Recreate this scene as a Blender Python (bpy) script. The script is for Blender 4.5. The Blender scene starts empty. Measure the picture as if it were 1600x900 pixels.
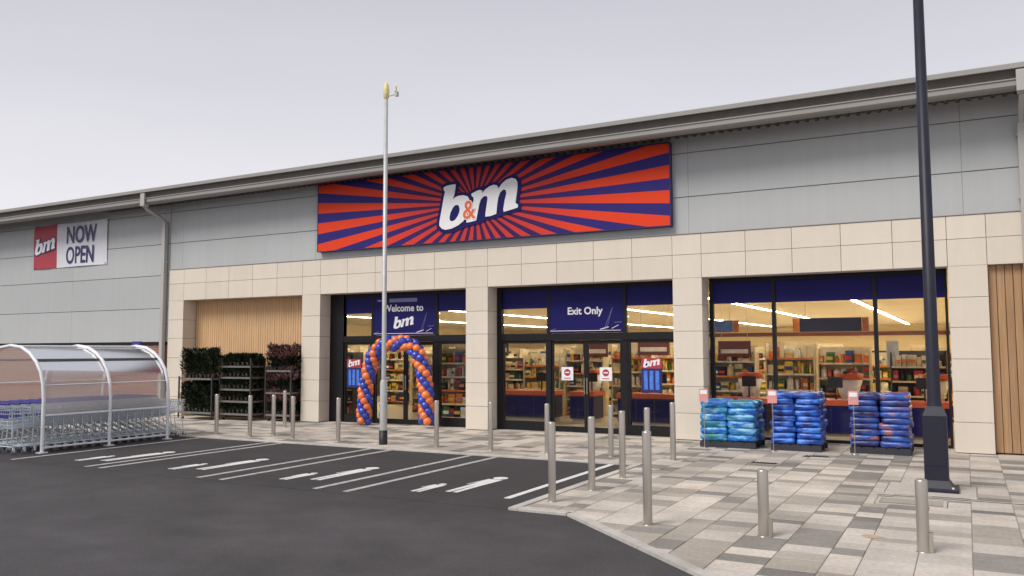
import bpy, math, random
from mathutils import Vector, Matrix
random.seed(7)
C = bpy.context.scene.collection
R = math.radians

# ------------------------------------------------------------------ camera
sc = bpy.context.scene
cam = bpy.data.cameras.new('camera'); co = bpy.data.objects.new('camera', cam); C.objects.link(co); sc.camera = co
yaw, pitch, roll = 0.492277556, 0.0745845, -0.00294265
cy, sy, cp, sp = math.cos(yaw), math.sin(yaw), math.cos(pitch), math.sin(pitch)
F = Vector((-sy*cp, cy*cp, sp)); Rt = Vector((cy, sy, 0)); U = Rt.cross(F)
c_, s_ = math.cos(roll), math.sin(roll)
R2, U2 = c_*Rt + s_*U, c_*U - s_*Rt
M = Matrix((R2, U2, -F)).transposed().to_4x4(); M.translation = Vector((0, -18.337, 1.9897))
co.matrix_world = M
cam.sensor_width = 36; cam.lens = 1319.68/1600*36; cam.clip_start = .05; cam.clip_end = 2000

# ------------------------------------------------------------------ sky and sun (bright overcast)
SUN_EL, SUN_AZ = R(48), R(205)          # azimuth from +Y clockwise: sun behind the camera
w = bpy.data.worlds.new('World'); sc.world = w; w.use_nodes = True
nt = w.node_tree; nt.nodes.clear()
def N(t, **k):
    n = nt.nodes.new(t)
    for a, b in k.items(): setattr(n, a, b)
    return n
sky = N('ShaderNodeTexSky', sky_type='NISHITA', sun_disc=False, sun_elevation=SUN_EL, sun_rotation=SUN_AZ, air_density=1.0, dust_density=4.0, ozone_density=1.0)
tc = N('ShaderNodeTexCoord'); sep = N('ShaderNodeSeparateXYZ'); nt.links.new(tc.outputs['Generated'], sep.inputs[0])
ramp = N('ShaderNodeValToRGB'); nt.links.new(sep.outputs['Z'], ramp.inputs[0])
cr = ramp.color_ramp
cr.elements[0].position = 0.0; cr.elements[0].color = (1.10, 1.08, 1.12, 1)
cr.elements[1].position = .5; cr.elements[1].color = (.62, .63, .70, 1)
e = cr.elements.new(.16); e.color = (1.02, 1.0, 1.05, 1)
e = cr.elements.new(.30); e.color = (.84, .835, .90, 1)
noi = N('ShaderNodeTexNoise'); noi.inputs['Scale'].default_value = 1.6; noi.inputs['Detail'].default_value = 3
mapn = N('ShaderNodeMapping'); mapn.inputs['Scale'].default_value = (1, 1, 4)
nt.links.new(tc.outputs['Generated'], mapn.inputs[0]); nt.links.new(mapn.outputs[0], noi.inputs['Vector'])
mr = N('ShaderNodeMapRange'); mr.inputs['To Min'].default_value = 7.35; mr.inputs['To Max'].default_value = 8.75
nt.links.new(noi.outputs['Fac'], mr.inputs['Value'])
vm = N('ShaderNodeVectorMath', operation='SCALE'); nt.links.new(ramp.outputs[0], vm.inputs[0]); nt.links.new(mr.outputs[0], vm.inputs['Scale'])
mix = N('ShaderNodeMix', data_type='RGBA'); mix.inputs['Factor'].default_value = .93
nt.links.new(sky.outputs[0], mix.inputs['A']); nt.links.new(vm.outputs[0], mix.inputs['B'])
bg = N('ShaderNodeBackground'); bg.inputs['Strength'].default_value = .1
nt.links.new(mix.outputs['Result'], bg.inputs[0])
wo = N('ShaderNodeOutputWorld'); nt.links.new(bg.outputs[0], wo.inputs[0])
sl = bpy.data.lights.new('sun', 'SUN'); sl.energy = 2.5; sl.angle = R(26); sl.color = (1, .955, .89)
so = bpy.data.objects.new('sun', sl); C.objects.link(so)
sd = Vector((math.sin(SUN_AZ)*math.cos(SUN_EL), math.cos(SUN_AZ)*math.cos(SUN_EL), math.sin(SUN_EL)))
so.rotation_euler = sd.to_track_quat('Z', 'Y').to_euler(); so.location = sd*60
sc.view_settings.view_transform = 'Standard'; sc.view_settings.look = 'None'
sc.view_settings.exposure = 0.1; sc.view_settings.gamma = 1
sc.cycles.max_bounces = 8; sc.cycles.transparent_max_bounces = 24

# ------------------------------------------------------------------ materials
def mat(name, col, rough=.6, metal=0, var=.12, scale=6, bump=0, bscale=None, col2=None, coat=0, spec=None, stretch=None, var2=0, stain=0, streak=0):
    m = bpy.data.materials.new(name); m.use_nodes = True
    n = m.node_tree; b = n.nodes['Principled BSDF']; L = n.links
    b.inputs['Roughness'].default_value = rough; b.inputs['Metallic'].default_value = metal
    if spec is not None: b.inputs['Specular IOR Level'].default_value = spec
    if coat: b.inputs['Coat Weight'].default_value = coat
    t = n.nodes.new('ShaderNodeTexCoord'); mp = n.nodes.new('ShaderNodeMapping')
    L.new(t.outputs['Object'], mp.inputs[0])
    if stretch: mp.inputs['Scale'].default_value = stretch
    a = n.nodes.new('ShaderNodeTexNoise'); a.inputs['Scale'].default_value = scale; a.inputs['Detail'].default_value = 6; a.inputs['Roughness'].default_value = .6
    L.new(mp.outputs[0], a.inputs['Vector'])
    r = n.nodes.new('ShaderNodeValToRGB')
    c2 = col2 or tuple(min(1, c*(1+var)) for c in col)
    c1 = tuple(c*(1-var) for c in col) if not col2 else col
    r.color_ramp.elements[0].color = (*c1, 1); r.color_ramp.elements[1].color = (*c2, 1)
    r.color_ramp.elements[0].position = .3; r.color_ramp.elements[1].position = .7
    L.new(a.outputs['Fac'], r.inputs[0])
    out = r.outputs[0]
    if var2:
        oi = n.nodes.new('ShaderNodeObjectInfo'); m2 = n.nodes.new('ShaderNodeMapRange')
        m2.inputs['To Min'].default_value = 1-var2; m2.inputs['To Max'].default_value = 1+var2
        L.new(oi.outputs['Random'], m2.inputs['Value'])
        v = n.nodes.new('ShaderNodeVectorMath'); v.operation = 'SCALE'; L.new(out, v.inputs[0]); L.new(m2.outputs[0], v.inputs['Scale']); out = v.outputs[0]
    for amt, scl in ((stain, (1, 1, 1)), (streak, (5, 5, .25))):
        if not amt: continue
        ge = n.nodes.new('ShaderNodeNewGeometry'); m3 = n.nodes.new('ShaderNodeMapping'); m3.inputs['Scale'].default_value = scl; L.new(ge.outputs['Position'], m3.inputs[0])
        sn = n.nodes.new('ShaderNodeTexNoise'); sn.inputs['Scale'].default_value = 1.1; sn.inputs['Detail'].default_value = 7; sn.inputs['Roughness'].default_value = .7; L.new(m3.outputs[0], sn.inputs['Vector'])
        r3 = n.nodes.new('ShaderNodeMapRange'); r3.inputs['From Min'].default_value = .35; r3.inputs['From Max'].default_value = .65; r3.inputs['To Min'].default_value = 1-amt; r3.inputs['To Max'].default_value = 1+amt*.4; L.new(sn.outputs['Fac'], r3.inputs['Value'])
        v3 = n.nodes.new('ShaderNodeVectorMath'); v3.operation = 'SCALE'; L.new(out, v3.inputs[0]); L.new(r3.outputs[0], v3.inputs['Scale']); out = v3.outputs[0]
    L.new(out, b.inputs['Base Color'])
    if bump:
        q = n.nodes.new('ShaderNodeTexNoise'); q.inputs['Scale'].default_value = bscale or scale*8; q.inputs['Detail'].default_value = 4
        L.new(mp.outputs[0], q.inputs['Vector'])
        bp = n.nodes.new('ShaderNodeBump'); bp.inputs['Strength'].default_value = bump; bp.inputs['Distance'].default_value = .01
        L.new(q.outputs['Fac'], bp.inputs['Height']); L.new(bp.outputs[0], b.inputs['Normal'])
    m.diffuse_color = (*col, 1)
    return m
def emis(name, col, s):
    m = bpy.data.materials.new(name); m.use_nodes = True; n = m.node_tree
    b = n.nodes['Principled BSDF']; b.inputs['Base Color'].default_value = (*col, 1)
    b.inputs['Emission Color'].default_value = (*col, 1); b.inputs['Emission Strength'].default_value = s
    return m
def glassy(name, tint, fac_min, ior, haze=0, rough=0.0, hazecol=(.8, .8, .8)):
    m = bpy.data.materials.new(name); m.use_nodes = True; n = m.node_tree; n.nodes.clear(); L = n.links
    tr = n.nodes.new('ShaderNodeBsdfTransparent'); tr.inputs[0].default_value = (*tint, 1)
    gl = n.nodes.new('ShaderNodeBsdfGlossy'); gl.inputs['Roughness'].default_value = rough
    gl.inputs['Color'].default_value = (1, 1, 1, 1)
    fr = n.nodes.new('ShaderNodeFresnel'); fr.inputs['IOR'].default_value = ior
    base = tr.outputs[0]
    if haze:
        d = n.nodes.new('ShaderNodeBsdfDiffuse'); d.inputs[0].default_value = (*hazecol, 1)
        t2 = n.nodes.new('ShaderNodeBsdfTranslucent'); t2.inputs[0].default_value = (*hazecol, 1)
        a = n.nodes.new('ShaderNodeMixShader'); a.inputs[0].default_value = .5; L.new(d.outputs[0], a.inputs[1]); L.new(t2.outputs[0], a.inputs[2])
        h = n.nodes.new('ShaderNodeMixShader'); h.inputs[0].default_value = haze; L.new(base, h.inputs[1]); L.new(a.outputs[0], h.inputs[2]); base = h.outputs[0]
    mx = n.nodes.new('ShaderNodeMixShader'); L.new(fr.outputs[0], mx.inputs[0]); L.new(base, mx.inputs[1]); L.new(gl.outputs[0], mx.inputs[2])
    o = n.nodes.new('ShaderNodeOutputMaterial'); L.new(mx.outputs[0], o.inputs[0])
    return m

X = {}
X['cladding'] = mat('cladding', (.45, .465, .47), .5, var=.035, scale=.35, bump=.03, bscale=1.5, var2=.03, streak=.035)
X['backing'] = mat('backing', (.05, .05, .05), .8)
X['cream'] = mat('cream_tile', (.71, .635, .54), .6, var=.03, scale=1.2, bump=.03, bscale=30, var2=.03, streak=.025)
X['gutter'] = mat('gutter', (.29, .28, .265), .5, var=.06, scale=1, stretch=(.3, 1, 3))
X['rooftrim'] = mat('roof_trim', (.43, .42, .40), .5, var=.05, scale=.8)
X['recess'] = mat('eave_shade', (.13, .115, .10), .8)  # dark brown paints the shade under the roof edge
X['dark'] = mat('dark_shadow_gap', (.03, .028, .026), .8)
X['soffit'] = mat('soffit', (.09, .078, .07), .8, var=.15, scale=3)
X['frame'] = mat('dark_frame', (.012, .011, .013), .5, var=.2, spec=.25)
X['navy'] = mat('navy_vinyl', (.010, .008, .105), .5, var=.1, scale=1.5, spec=.2)
X['white'] = mat('white_print', (.82, .82, .84), .5, var=.02)
X['greyprint'] = mat('faded_print', (.22, .22, .42), .5, var=.1)
X['navyink'] = mat('navy_ink', (.02, .018, .12), .4, var=.1)
X['orange'] = mat('orange_print', (.80, .13, .03), .4, var=.05)
X['redprint'] = mat('red_print', (.42, .035, .06), .5, var=.06)
X['bannerwhite'] = mat('banner_white', (.70, .71, .76), .5, var=.04, scale=2)
X['wood'] = mat('wood_slat', (.66, .42, .22), .65, var=.13, scale=3, stretch=(6, 6, .4), bump=.1, bscale=20)
X['board'] = mat('wood_board', (.42, .25, .13), .6, var=.2, scale=3, stretch=(8, 8, .4), bump=.15, bscale=20, var2=.12)
X['steel'] = mat('stainless_steel', (.52, .48, .425), .32, metal=.85, var=.08, scale=3, stretch=(1, 1, .2))
X['galv'] = mat('galvanised_steel', (.50, .51, .51), .5, metal=.35, var=.08, scale=8)
X['postdark'] = mat('dark_navy_paint', (.018, .019, .034), .45, var=.15, scale=4, spec=.35)
X['black'] = mat('black_plastic', (.012, .012, .013), .5)
X['yellow'] = mat('yellow_paint', (.80, .70, .34), .5)
X['whitepaint'] = mat('white_powder_coat', (.78, .79, .81), .35, var=.03)
X['zinc'] = mat('zinc_wire', (.70, .76, .80), .35, metal=.25, var=.1)
X['bluehandle'] = mat('blue_handle', (.03, .022, .20), .35)
X['castor'] = mat('castor_grey', (.12, .12, .13), .5)
X['poly'] = glassy('clear_polycarbonate', (.88, .86, .85), 0, 1.42, haze=.36, rough=.22, hazecol=(.74, .70, .68))
X['glass'] = glassy('window_glass', (.97, .97, .96), 0, 1.22)
X['ceil'] = mat('shop_ceiling', (.80, .73, .57), .8, var=.06, scale=.6)
X['shopfloor'] = mat('shop_floor', (.55, .47, .36), .35, var=.05)
X['shopwall'] = mat('shop_wall', (.84, .70, .42), .8, var=.05)
X['strip'] = emis('light_strip', (1.0, .87, .65), 38)
X['brown'] = mat('brown_red_board', (.16, .035, .02), .5)
X['shelf'] = mat('cream_shelving', (.70, .60, .40), .5)
X['shelfdark'] = mat('dark_shelving', (.06, .045, .04), .5)
X['orangetop'] = mat('orange_counter', (.60, .11, .035), .4)
X['counter'] = mat('counter_navy', (.018, .02, .07), .4)
X['screen'] = mat('grey_panel', (.55, .62, .68), .4)
X['concrete'] = mat('concrete', (.50, .46, .41), .8, var=.1, scale=9, bump=.2)
X['kerb'] = mat('kerb_concrete', (.52, .49, .45), .8, stain=.2, var=.1, scale=5, bump=.2, var2=.06)
X['sand'] = mat('joint_sand', (.29, .26, .225), .95, var=.2, scale=12)
X['grate'] = mat('iron_grate', (.03, .027, .025), .6, metal=.3)
X['rust'] = mat('rust_stain', (.50, .35, .22), .85, var=.2, scale=20)
tones = {'pale': (.54, .49, .435), 'cream': (.60, .535, .465), 'mid': (.40, .355, .305), 'grey': (.265, .245, .22), 'dark': (.21, .195, .18)}
for k, v in tones.items(): X['pv_'+k] = mat('paver_'+k, v, .8, var=.14, scale=22, bump=.35, bscale=90, var2=.09, stain=.20)
def bagmat(k, a, b2, c3):
    m = mat('bag_'+k, a, .35, var=.3, scale=4.2, bump=.9, bscale=12, coat=.15, col2=b2, stretch=(1, 1, 2.5))
    rp = [n for n in m.node_tree.nodes if n.type == 'VALTORGB'][0].color_ramp; rp.elements[0].position = .40; rp.elements[1].position = .52
    e = rp.elements.new(.63); e.color = (*c3, 1); oi = m.node_tree.nodes.new('ShaderNodeObjectInfo'); mp = [n for n in m.node_tree.nodes if n.type == 'MAPPING'][0]
    vv = m.node_tree.nodes.new('ShaderNodeVectorMath'); vv.operation = 'SCALE'; vv.inputs[0].default_value = (7, 5, 3); m.node_tree.links.new(oi.outputs['Random'], vv.inputs['Scale']); m.node_tree.links.new(vv.outputs[0], mp.inputs['Location'])
    return m
X['bag_cyangreen'] = bagmat('cyan_green', (.012, .16, .13), (.012, .20, .55), (.22, .50, .66))
X['bag_cyanblue'] = bagmat('cyan_blue', (.006, .08, .46), (.02, .26, .62), (.36, .58, .76))
X['bag_allblue'] = bagmat('all_blue', (.004, .02, .16), (.015, .11, .58), (.10, .30, .78))
X['bag_purpleblue'] = bagmat('purple_blue', (.012, .012, .07), (.04, .05, .24), (.02, .14, .52))
X['bag_redpurple'] = bagmat('red_purple', (.02, .04, .24), (.02, .10, .42), (.42, .11, .03))
for k, v in {'cyan': (.03, .38, .52), 'green': (.03, .30, .20), 'blue': (.02, .13, .55), 'lightblue': (.22, .45, .60), 'purple': (.06, .045, .18), 'redb': (.30, .05, .035), 'midblue': (.015, .10, .42)}.items():
    X['bag_'+k] = mat('bag_'+k, v, .28, var=.3, scale=7, bump=.3, bscale=14, coat=.4, col2=tuple(min(1, c*1.5+.09) for c in v))
X['wrap'] = mat('shrink_wrap', (.45, .58, .66), .2, var=.2, scale=8, bump=.4, bscale=16)
X['pallet'] = mat('pallet_wood_dark', (.035, .035, .045), .8)
X['pink'] = mat('pink_price_card', (.68, .30, .28), .5, var=.1)
X['bal_orange'] = mat('balloon_orange', (.90, .22, .06), .25, var=.03, coat=.3, var2=.08)
X['bal_blue'] = mat('balloon_blue', (.03, .065, .46), .2, var=.03, coat=.4, var2=.12)
X['leafdark'] = mat('leaf_dark', (.013, .020, .010), .5, var=.5, scale=9)
X['leafgreen'] = mat('leaf_green', (.030, .050, .018), .5, var=.4, scale=9)
X['heather'] = mat('heather_flower', (.27, .13, .13), .7, var=.4, scale=12)
X['pot'] = mat('plant_pot', (.02, .018, .017), .6)
X['rackframe'] = mat('rack_metal', (.20, .185, .17), .5, metal=.3)
X['rackdark'] = mat('rack_dark', (.04, .036, .03), .6)
X['rackbeige'] = mat('rack_beige', (.50, .38, .26), .6)
for k, v in {'pr_red': (.55, .04, .03), 'pr_cream': (.80, .68, .42), 'pr_brown': (.14, .06, .03), 'pr_green': (.07, .16, .05), 'pr_black': (.014, .012, .012), 'pr_orange': (.72, .22, .04), 'pr_white': (.82, .78, .7), 'pr_blue': (.03, .08, .30), 'pr_yellow': (.80, .55, .06), 'pr_pink': (.60, .22, .25)}.items():
    X[k] = mat(k, v, .5, var=.2, scale=5)

def asphalt(name, base, spread):
    m = mat(name, base, .85, var=spread, scale=.5, bump=.8, bscale=90, stain=.24)
    n = m.node_tree; L = n.links; b = n.nodes['Principled BSDF']
    src = b.inputs['Base Color'].links[0].from_socket
    t = n.nodes.new('ShaderNodeTexCoord')
    f = n.nodes.new('ShaderNodeTexNoise'); f.inputs['Scale'].default_value = 38; f.inputs['Detail'].default_value = 8; f.inputs['Roughness'].default_value = .8
    L.new(t.outputs['Object'], f.inputs['Vector'])
    r = n.nodes.new('ShaderNodeMapRange'); r.inputs['From Min'].default_value = .3; r.inputs['From Max'].default_value = .7; r.inputs['To Min'].default_value = .55; r.inputs['To Max'].default_value = 1.55
    L.new(f.outputs['Fac'], r.inputs['Value'])
    v = n.nodes.new('ShaderNodeVectorMath'); v.operation = 'SCALE'; L.new(src, v.inputs[0]); L.new(r.outputs[0], v.inputs['Scale'])
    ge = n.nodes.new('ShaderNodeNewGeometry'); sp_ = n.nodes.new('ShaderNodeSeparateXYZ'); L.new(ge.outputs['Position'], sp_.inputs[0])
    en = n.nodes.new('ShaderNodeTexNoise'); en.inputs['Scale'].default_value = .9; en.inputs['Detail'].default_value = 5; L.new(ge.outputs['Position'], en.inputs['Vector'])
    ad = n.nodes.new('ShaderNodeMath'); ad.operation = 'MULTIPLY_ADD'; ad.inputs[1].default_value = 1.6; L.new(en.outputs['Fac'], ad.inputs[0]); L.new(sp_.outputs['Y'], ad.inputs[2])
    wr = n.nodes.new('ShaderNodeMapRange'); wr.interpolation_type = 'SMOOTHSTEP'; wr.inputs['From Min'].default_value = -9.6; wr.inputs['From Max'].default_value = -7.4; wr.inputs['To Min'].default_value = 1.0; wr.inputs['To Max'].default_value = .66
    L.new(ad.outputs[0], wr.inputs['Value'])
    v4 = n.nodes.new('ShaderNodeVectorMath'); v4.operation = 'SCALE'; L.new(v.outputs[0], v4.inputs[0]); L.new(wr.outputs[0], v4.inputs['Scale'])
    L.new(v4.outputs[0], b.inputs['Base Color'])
    return m
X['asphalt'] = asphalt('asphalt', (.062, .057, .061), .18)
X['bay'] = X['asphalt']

def paint(name, lo, hi, thr):
    """road paint with worn patches"""
    m = mat(name, lo, .7, col2=hi, scale=30)
    return m
X['line'] = mat('worn_line_paint', (.30, .29, .28), .75, col2=(.56, .54, .52), scale=9)
X['mark'] = mat('white_road_paint', (.62, .61, .59), .7, col2=(.80, .79, .77), scale=9)

def brickmat():
    m = bpy.data.materials.new('red_brick'); m.use_nodes = True; n = m.node_tree; L = n.links; b = n.nodes['Principled BSDF']
    t = n.nodes.new('ShaderNodeTexCoord'); mp = n.nodes.new('ShaderNodeMapping'); mp.inputs['Rotation'].default_value = (R(90), 0, 0)
    L.new(t.outputs['Object'], mp.inputs[0])
    k = n.nodes.new('ShaderNodeTexBrick'); k.inputs['Scale'].default_value = 1
    k.inputs['Brick Width'].default_value = .225; k.inputs['Row Height'].default_value = .075; k.inputs['Mortar Size'].default_value = .008
    k.inputs['Color1'].default_value = (.34, .13, .075, 1); k.inputs['Color2'].default_value = (.25, .085, .05, 1); k.inputs['Mortar'].default_value = (.33, .29, .25, 1)
    L.new(mp.outputs[0], k.inputs[0]); L.new(k.outputs[0], b.inputs['Base Color']); b.inputs['Roughness'].default_value = .85
    bp = n.nodes.new('ShaderNodeBump'); bp.inputs['Strength'].default_value = .5; bp.inputs['Distance'].default_value = .01; bp.invert = True
    L.new(k.outputs['Fac'], bp.inputs['Height']); L.new(bp.outputs[0], b.inputs['Normal'])
    return m
X['brick'] = brickmat()

def sunburst():
    """flat print: 36 red rays on indigo, stretched sideways, centred on the object's origin"""
    m = bpy.data.materials.new('sunburst_print'); m.use_nodes = True; n = m.node_tree; L = n.links; b = n.nodes['Principled BSDF']
    t = n.nodes.new('ShaderNodeTexCoord'); s = n.nodes.new('ShaderNodeSeparateXYZ'); L.new(t.outputs['Object'], s.inputs[0])
    def mt(op, a, bb=None, c=None):
        q = n.nodes.new('ShaderNodeMath'); q.operation = op
        for i, v in enumerate((a, bb, c)):
            if v is None: continue
            if isinstance(v, (int, float)): q.inputs[i].default_value = v
            else: L.new(v, q.inputs[i])
        return q.outputs[0]
    a = mt('ARCTAN2', s.outputs['Z'], mt('DIVIDE', s.outputs['X'], 1.55))
    cs = mt('COSINE', mt('MULTIPLY', a, 36.0))
    f = n.nodes.new('ShaderNodeMapRange'); f.inputs['From Min'].default_value = -.02; f.inputs['From Max'].default_value = .14
    L.new(cs, f.inputs['Value'])
    rr = mt('SQRT', mt('ADD', mt('POWER', mt('DIVIDE', s.outputs['X'], 1.9), 2), mt('POWER', s.outputs['Z'], 2)))
    g = n.nodes.new('ShaderNodeMapRange'); g.inputs['From Min'].default_value = .5; g.inputs['From Max'].default_value = 1.7; L.new(rr, g.inputs['Value'])
    red = n.nodes.new('ShaderNodeMix'); red.data_type = 'RGBA'; red.inputs['A'].default_value = (.46, .035, .05, 1); red.inputs['B'].default_value = (.76, .056, .015, 1); L.new(g.outputs[0], red.inputs['Factor'])
    blu = n.nodes.new('ShaderNodeMix'); blu.data_type = 'RGBA'; blu.inputs['A'].default_value = (.05, .008, .035, 1); blu.inputs['B'].default_value = (.03, .02, .17, 1); L.new(g.outputs[0], blu.inputs['Factor'])  # shadow near the centre is put into the indigo colour
    x = n.nodes.new('ShaderNodeMix'); x.data_type = 'RGBA'; L.new(f.outputs[0], x.inputs['Factor']); L.new(red.outputs['Result'], x.inputs['A']); L.new(blu.outputs['Result'], x.inputs['B'])
    L.new(x.outputs['Result'], b.inputs['Base Color']); b.inputs['Roughness'].default_value = .5; b.inputs['Specular IOR Level'].default_value = .2
    return m
X['burst'] = sunburst()

# ------------------------------------------------------------------ mesh helpers
class MB:
    def __init__(s): s.v = []; s.f = []; s.m = []; s.mats = []; s.sm = []
    def mi(s, m):
        if m not in s.mats: s.mats.append(m)
        return s.mats.index(m)
    def add(s, vs, fs, m, smooth=False):
        o = len(s.v); s.v += [tuple(v) for v in vs]; k = s.mi(m)
        for f in fs: s.f.append(tuple(i+o for i in f)); s.m.append(k); s.sm.append(smooth)
        return s
    def box(s, x0, x1, y0, y1, z0, z1, m):
        vs = [(x, y, z) for z in (z0, z1) for y in (y0, y1) for x in (x0, x1)]
        return s.add(vs, [(0, 2, 3, 1), (4, 5, 7, 6), (0, 1, 5, 4), (2, 6, 7, 3), (0, 4, 6, 2), (1, 3, 7, 5)], m)
    def cbox(s, x0, x1, y0, y1, z0, z1, m, c=.004):
        """box whose front (-y) edges are chamfered"""
        vs = [(x0, y1, z0), (x1, y1, z0), (x1, y1, z1), (x0, y1, z1), (x0, y0+c, z0), (x1, y0+c, z0), (x1, y0+c, z1), (x0, y0+c, z1),
              (x0+c, y0, z0+c), (x1-c, y0, z0+c), (x1-c, y0, z1-c), (x0+c, y0, z1-c)]
        return s.add(vs, [(0, 3, 2, 1), (0, 1, 5, 4), (1, 2, 6, 5), (2, 3, 7, 6), (3, 0, 4, 7), (4, 5, 9, 8), (5, 6, 10, 9), (6, 7, 11, 10), (7, 4, 8, 11), (8, 9, 10, 11)], m)
    def tube(s, p, q, r, m, n=6, r2=None, caps=True):
        p, q = Vector(p), Vector(q); d = (q-p).normalized(); a = Vector((0, 0, 1)) if abs(d.z) < .9 else Vector((1, 0, 0))
        u = d.cross(a).normalized(); v = d.cross(u); r2 = r if r2 is None else r2
        vs = [p+(u*math.cos(t)+v*math.sin(t))*r for t in [2*math.pi*i/n for i in range(n)]] + [q+(u*math.cos(t)+v*math.sin(t))*r2 for t in [2*math.pi*i/n for i in range(n)]]
        s.add(vs, [(i, (i+1) % n, n+(i+1) % n, n+i) for i in range(n)], m, n > 5)
        if caps: s.add(vs, [tuple(range(n))[::-1], tuple(range(n, 2*n))], m)
        return s
    def path(s, pts, r, m, n=8):
        pts = [Vector(p) for p in pts]; rings = []; pu = None
        for i, p in enumerate(pts):
            d = (pts[min(i+1, len(pts)-1)]-pts[max(i-1, 0)]).normalized()
            if pu is None: a = Vector((0, 1, 0)) if abs(d.y) < .9 else Vector((1, 0, 0)); u = d.cross(a).normalized()
            else: u = (pu-d*pu.dot(d)).normalized()
            pu = u; v = d.cross(u); rings.append([p+(u*math.cos(t)+v*math.sin(t))*r for t in [2*math.pi*k/n for k in range(n)]])
        vs = [x for g in rings for x in g]
        fs = [(a*n+k, a*n+(k+1) % n, (a+1)*n+(k+1) % n, (a+1)*n+k) for a in range(len(rings)-1) for k in range(n)]
        s.add(vs, fs, m, True); s.add(rings[0], [tuple(range(n))[::-1]], m); s.add(rings[-1], [tuple(range(n))], m)
        return s
    def lathe(s, prof, m, n=20, x=0, y=0):
        vs = [(x+r*math.cos(2*math.pi*k/n), y+r*math.sin(2*math.pi*k/n), z) for r, z in prof for k in range(n)]
        fs = [(a*n+k, a*n+(k+1) % n, (a+1)*n+(k+1) % n, (a+1)*n+k) for a in range(len(prof)-1) for k in range(n)]
        return s.add(vs, fs, m, True)
    def prism(s, poly, y0, y1, m):
        """poly in (x,z); front face at y0"""
        n = len(poly); ar = sum(poly[i][0]*poly[(i+1) % n][1]-poly[(i+1) % n][0]*poly[i][1] for i in range(n))
        if ar < 0: poly = poly[::-1]
        vs = [(x, y0, z) for x, z in poly]+[(x, y1, z) for x, z in poly]
        s.add(vs, [tuple(range(n)), tuple(range(n, 2*n))[::-1]], m)
        return s.add(vs, [(i, n+i, n+(i+1) % n, (i+1) % n) for i in range(n)], m)
    def slab(s, poly, z0, z1, m, c=0):
        """poly in (x,y); top face at z1, optional chamfer"""
        n = len(poly); ar = sum(poly[i][0]*poly[(i+1) % n][1]-poly[(i+1) % n][0]*poly[i][1] for i in range(n))
        if ar < 0: poly = poly[::-1]
        if c:
            cx = sum(p[0] for p in poly)/n; cyy = sum(p[1] for p in poly)/n
            top = [(p[0]+max(-c, min(c, cx-p[0])), p[1]+max(-c, min(c, cyy-p[1]))) for p in poly]
            vs = [(x, y, z0) for x, y in poly]+[(x, y, z1-c) for x, y in poly]+[(x, y, z1) for x, y in top]
            s.add(vs, [tuple(range(2*n, 3*n))]+[(i, (i+1) % n, n+(i+1) % n, n+i) for i in range(n)]+[(n+i, n+(i+1) % n, 2*n+(i+1) % n, 2*n+i) for i in range(n)], m)
        else:
            vs = [(x, y, z0) for x, y in poly]+[(x, y, z1) for x, y in poly]
            s.add(vs, [tuple(range(n, 2*n))]+[(i, (i+1) % n, n+(i+1) % n, n+i) for i in range(n)], m)
        return s
    def mesh(s, name):
        me = bpy.data.meshes.new(name); me.from_pydata(s.v, [], s.f)
        for m in s.mats: me.materials.append(X[m] if isinstance(m, str) else m)
        me.polygons.foreach_set('material_index', s.m); me.polygons.foreach_set('use_smooth', s.sm); me.update()
        return me
    def build(s, name, parent=None, loc=(0, 0, 0)):
        return link(s.mesh(name), name, parent, loc)
def link(me, name, parent=None, loc=(0, 0, 0), rot=None):
    o = bpy.data.objects.new(name, me); C.objects.link(o); o.parent = parent; o.location = loc
    if rot: o.rotation_euler = rot
    return o
def tag(o, label=None, cat=None, group=None, kind=None):
    for k, v in (('label', label), ('category', cat), ('group', group), ('kind', kind)):
        if v: o[k] = v
    return o
def root(name, loc, label, cat, group=None, rz=0):
    o = bpy.data.objects.new(name, None); C.objects.link(o); o.location = loc; o.rotation_euler = (0, 0, rz); o.empty_display_size = .2
    return tag(o, label, cat, group)
kids = {}
def copy_tree(src, loc=None, label=None, group=None, rz=None):
    c = src.copy(); C.objects.link(c)
    if loc is not None: c.location = loc
    if rz is not None: c.rotation_euler = (0, 0, rz)
    if label: c['label'] = label
    if group: c['group'] = group
    for ch in list(src.children):
        d = ch.copy(); C.objects.link(d); d.parent = c
        for g in list(ch.children):
            e = g.copy(); C.objects.link(e); e.parent = d
    return c
def text_mesh(txt, h, m, bold=0, sx=1, shear=0, depth=.004):
    """letter shapes facing -Y, centred at the origin, cap height h"""
    cu = bpy.data.curves.new('lettering', 'FONT'); cu.body = txt; cu.align_x = 'CENTER'; cu.size = h/.69; cu.offset = bold; cu.extrude = depth/2; cu.shear = shear; cu.resolution_u = 3
    o = bpy.data.objects.new('lettering', cu); C.objects.link(o)
    dg = bpy.context.evaluated_depsgraph_get(); dg.update()
    me = bpy.data.meshes.new_from_object(o.evaluated_get(dg)); bpy.data.objects.remove(o)
    for v in me.vertices: x, y, z = v.co; v.co = (x*sx, -z, y-h/2)
    me.materials.clear(); me.materials.append(X[m]); return me
def structure(o): o['kind'] = 'structure'; return o
def stuff(o): o['kind'] = 'stuff'; return o

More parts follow.
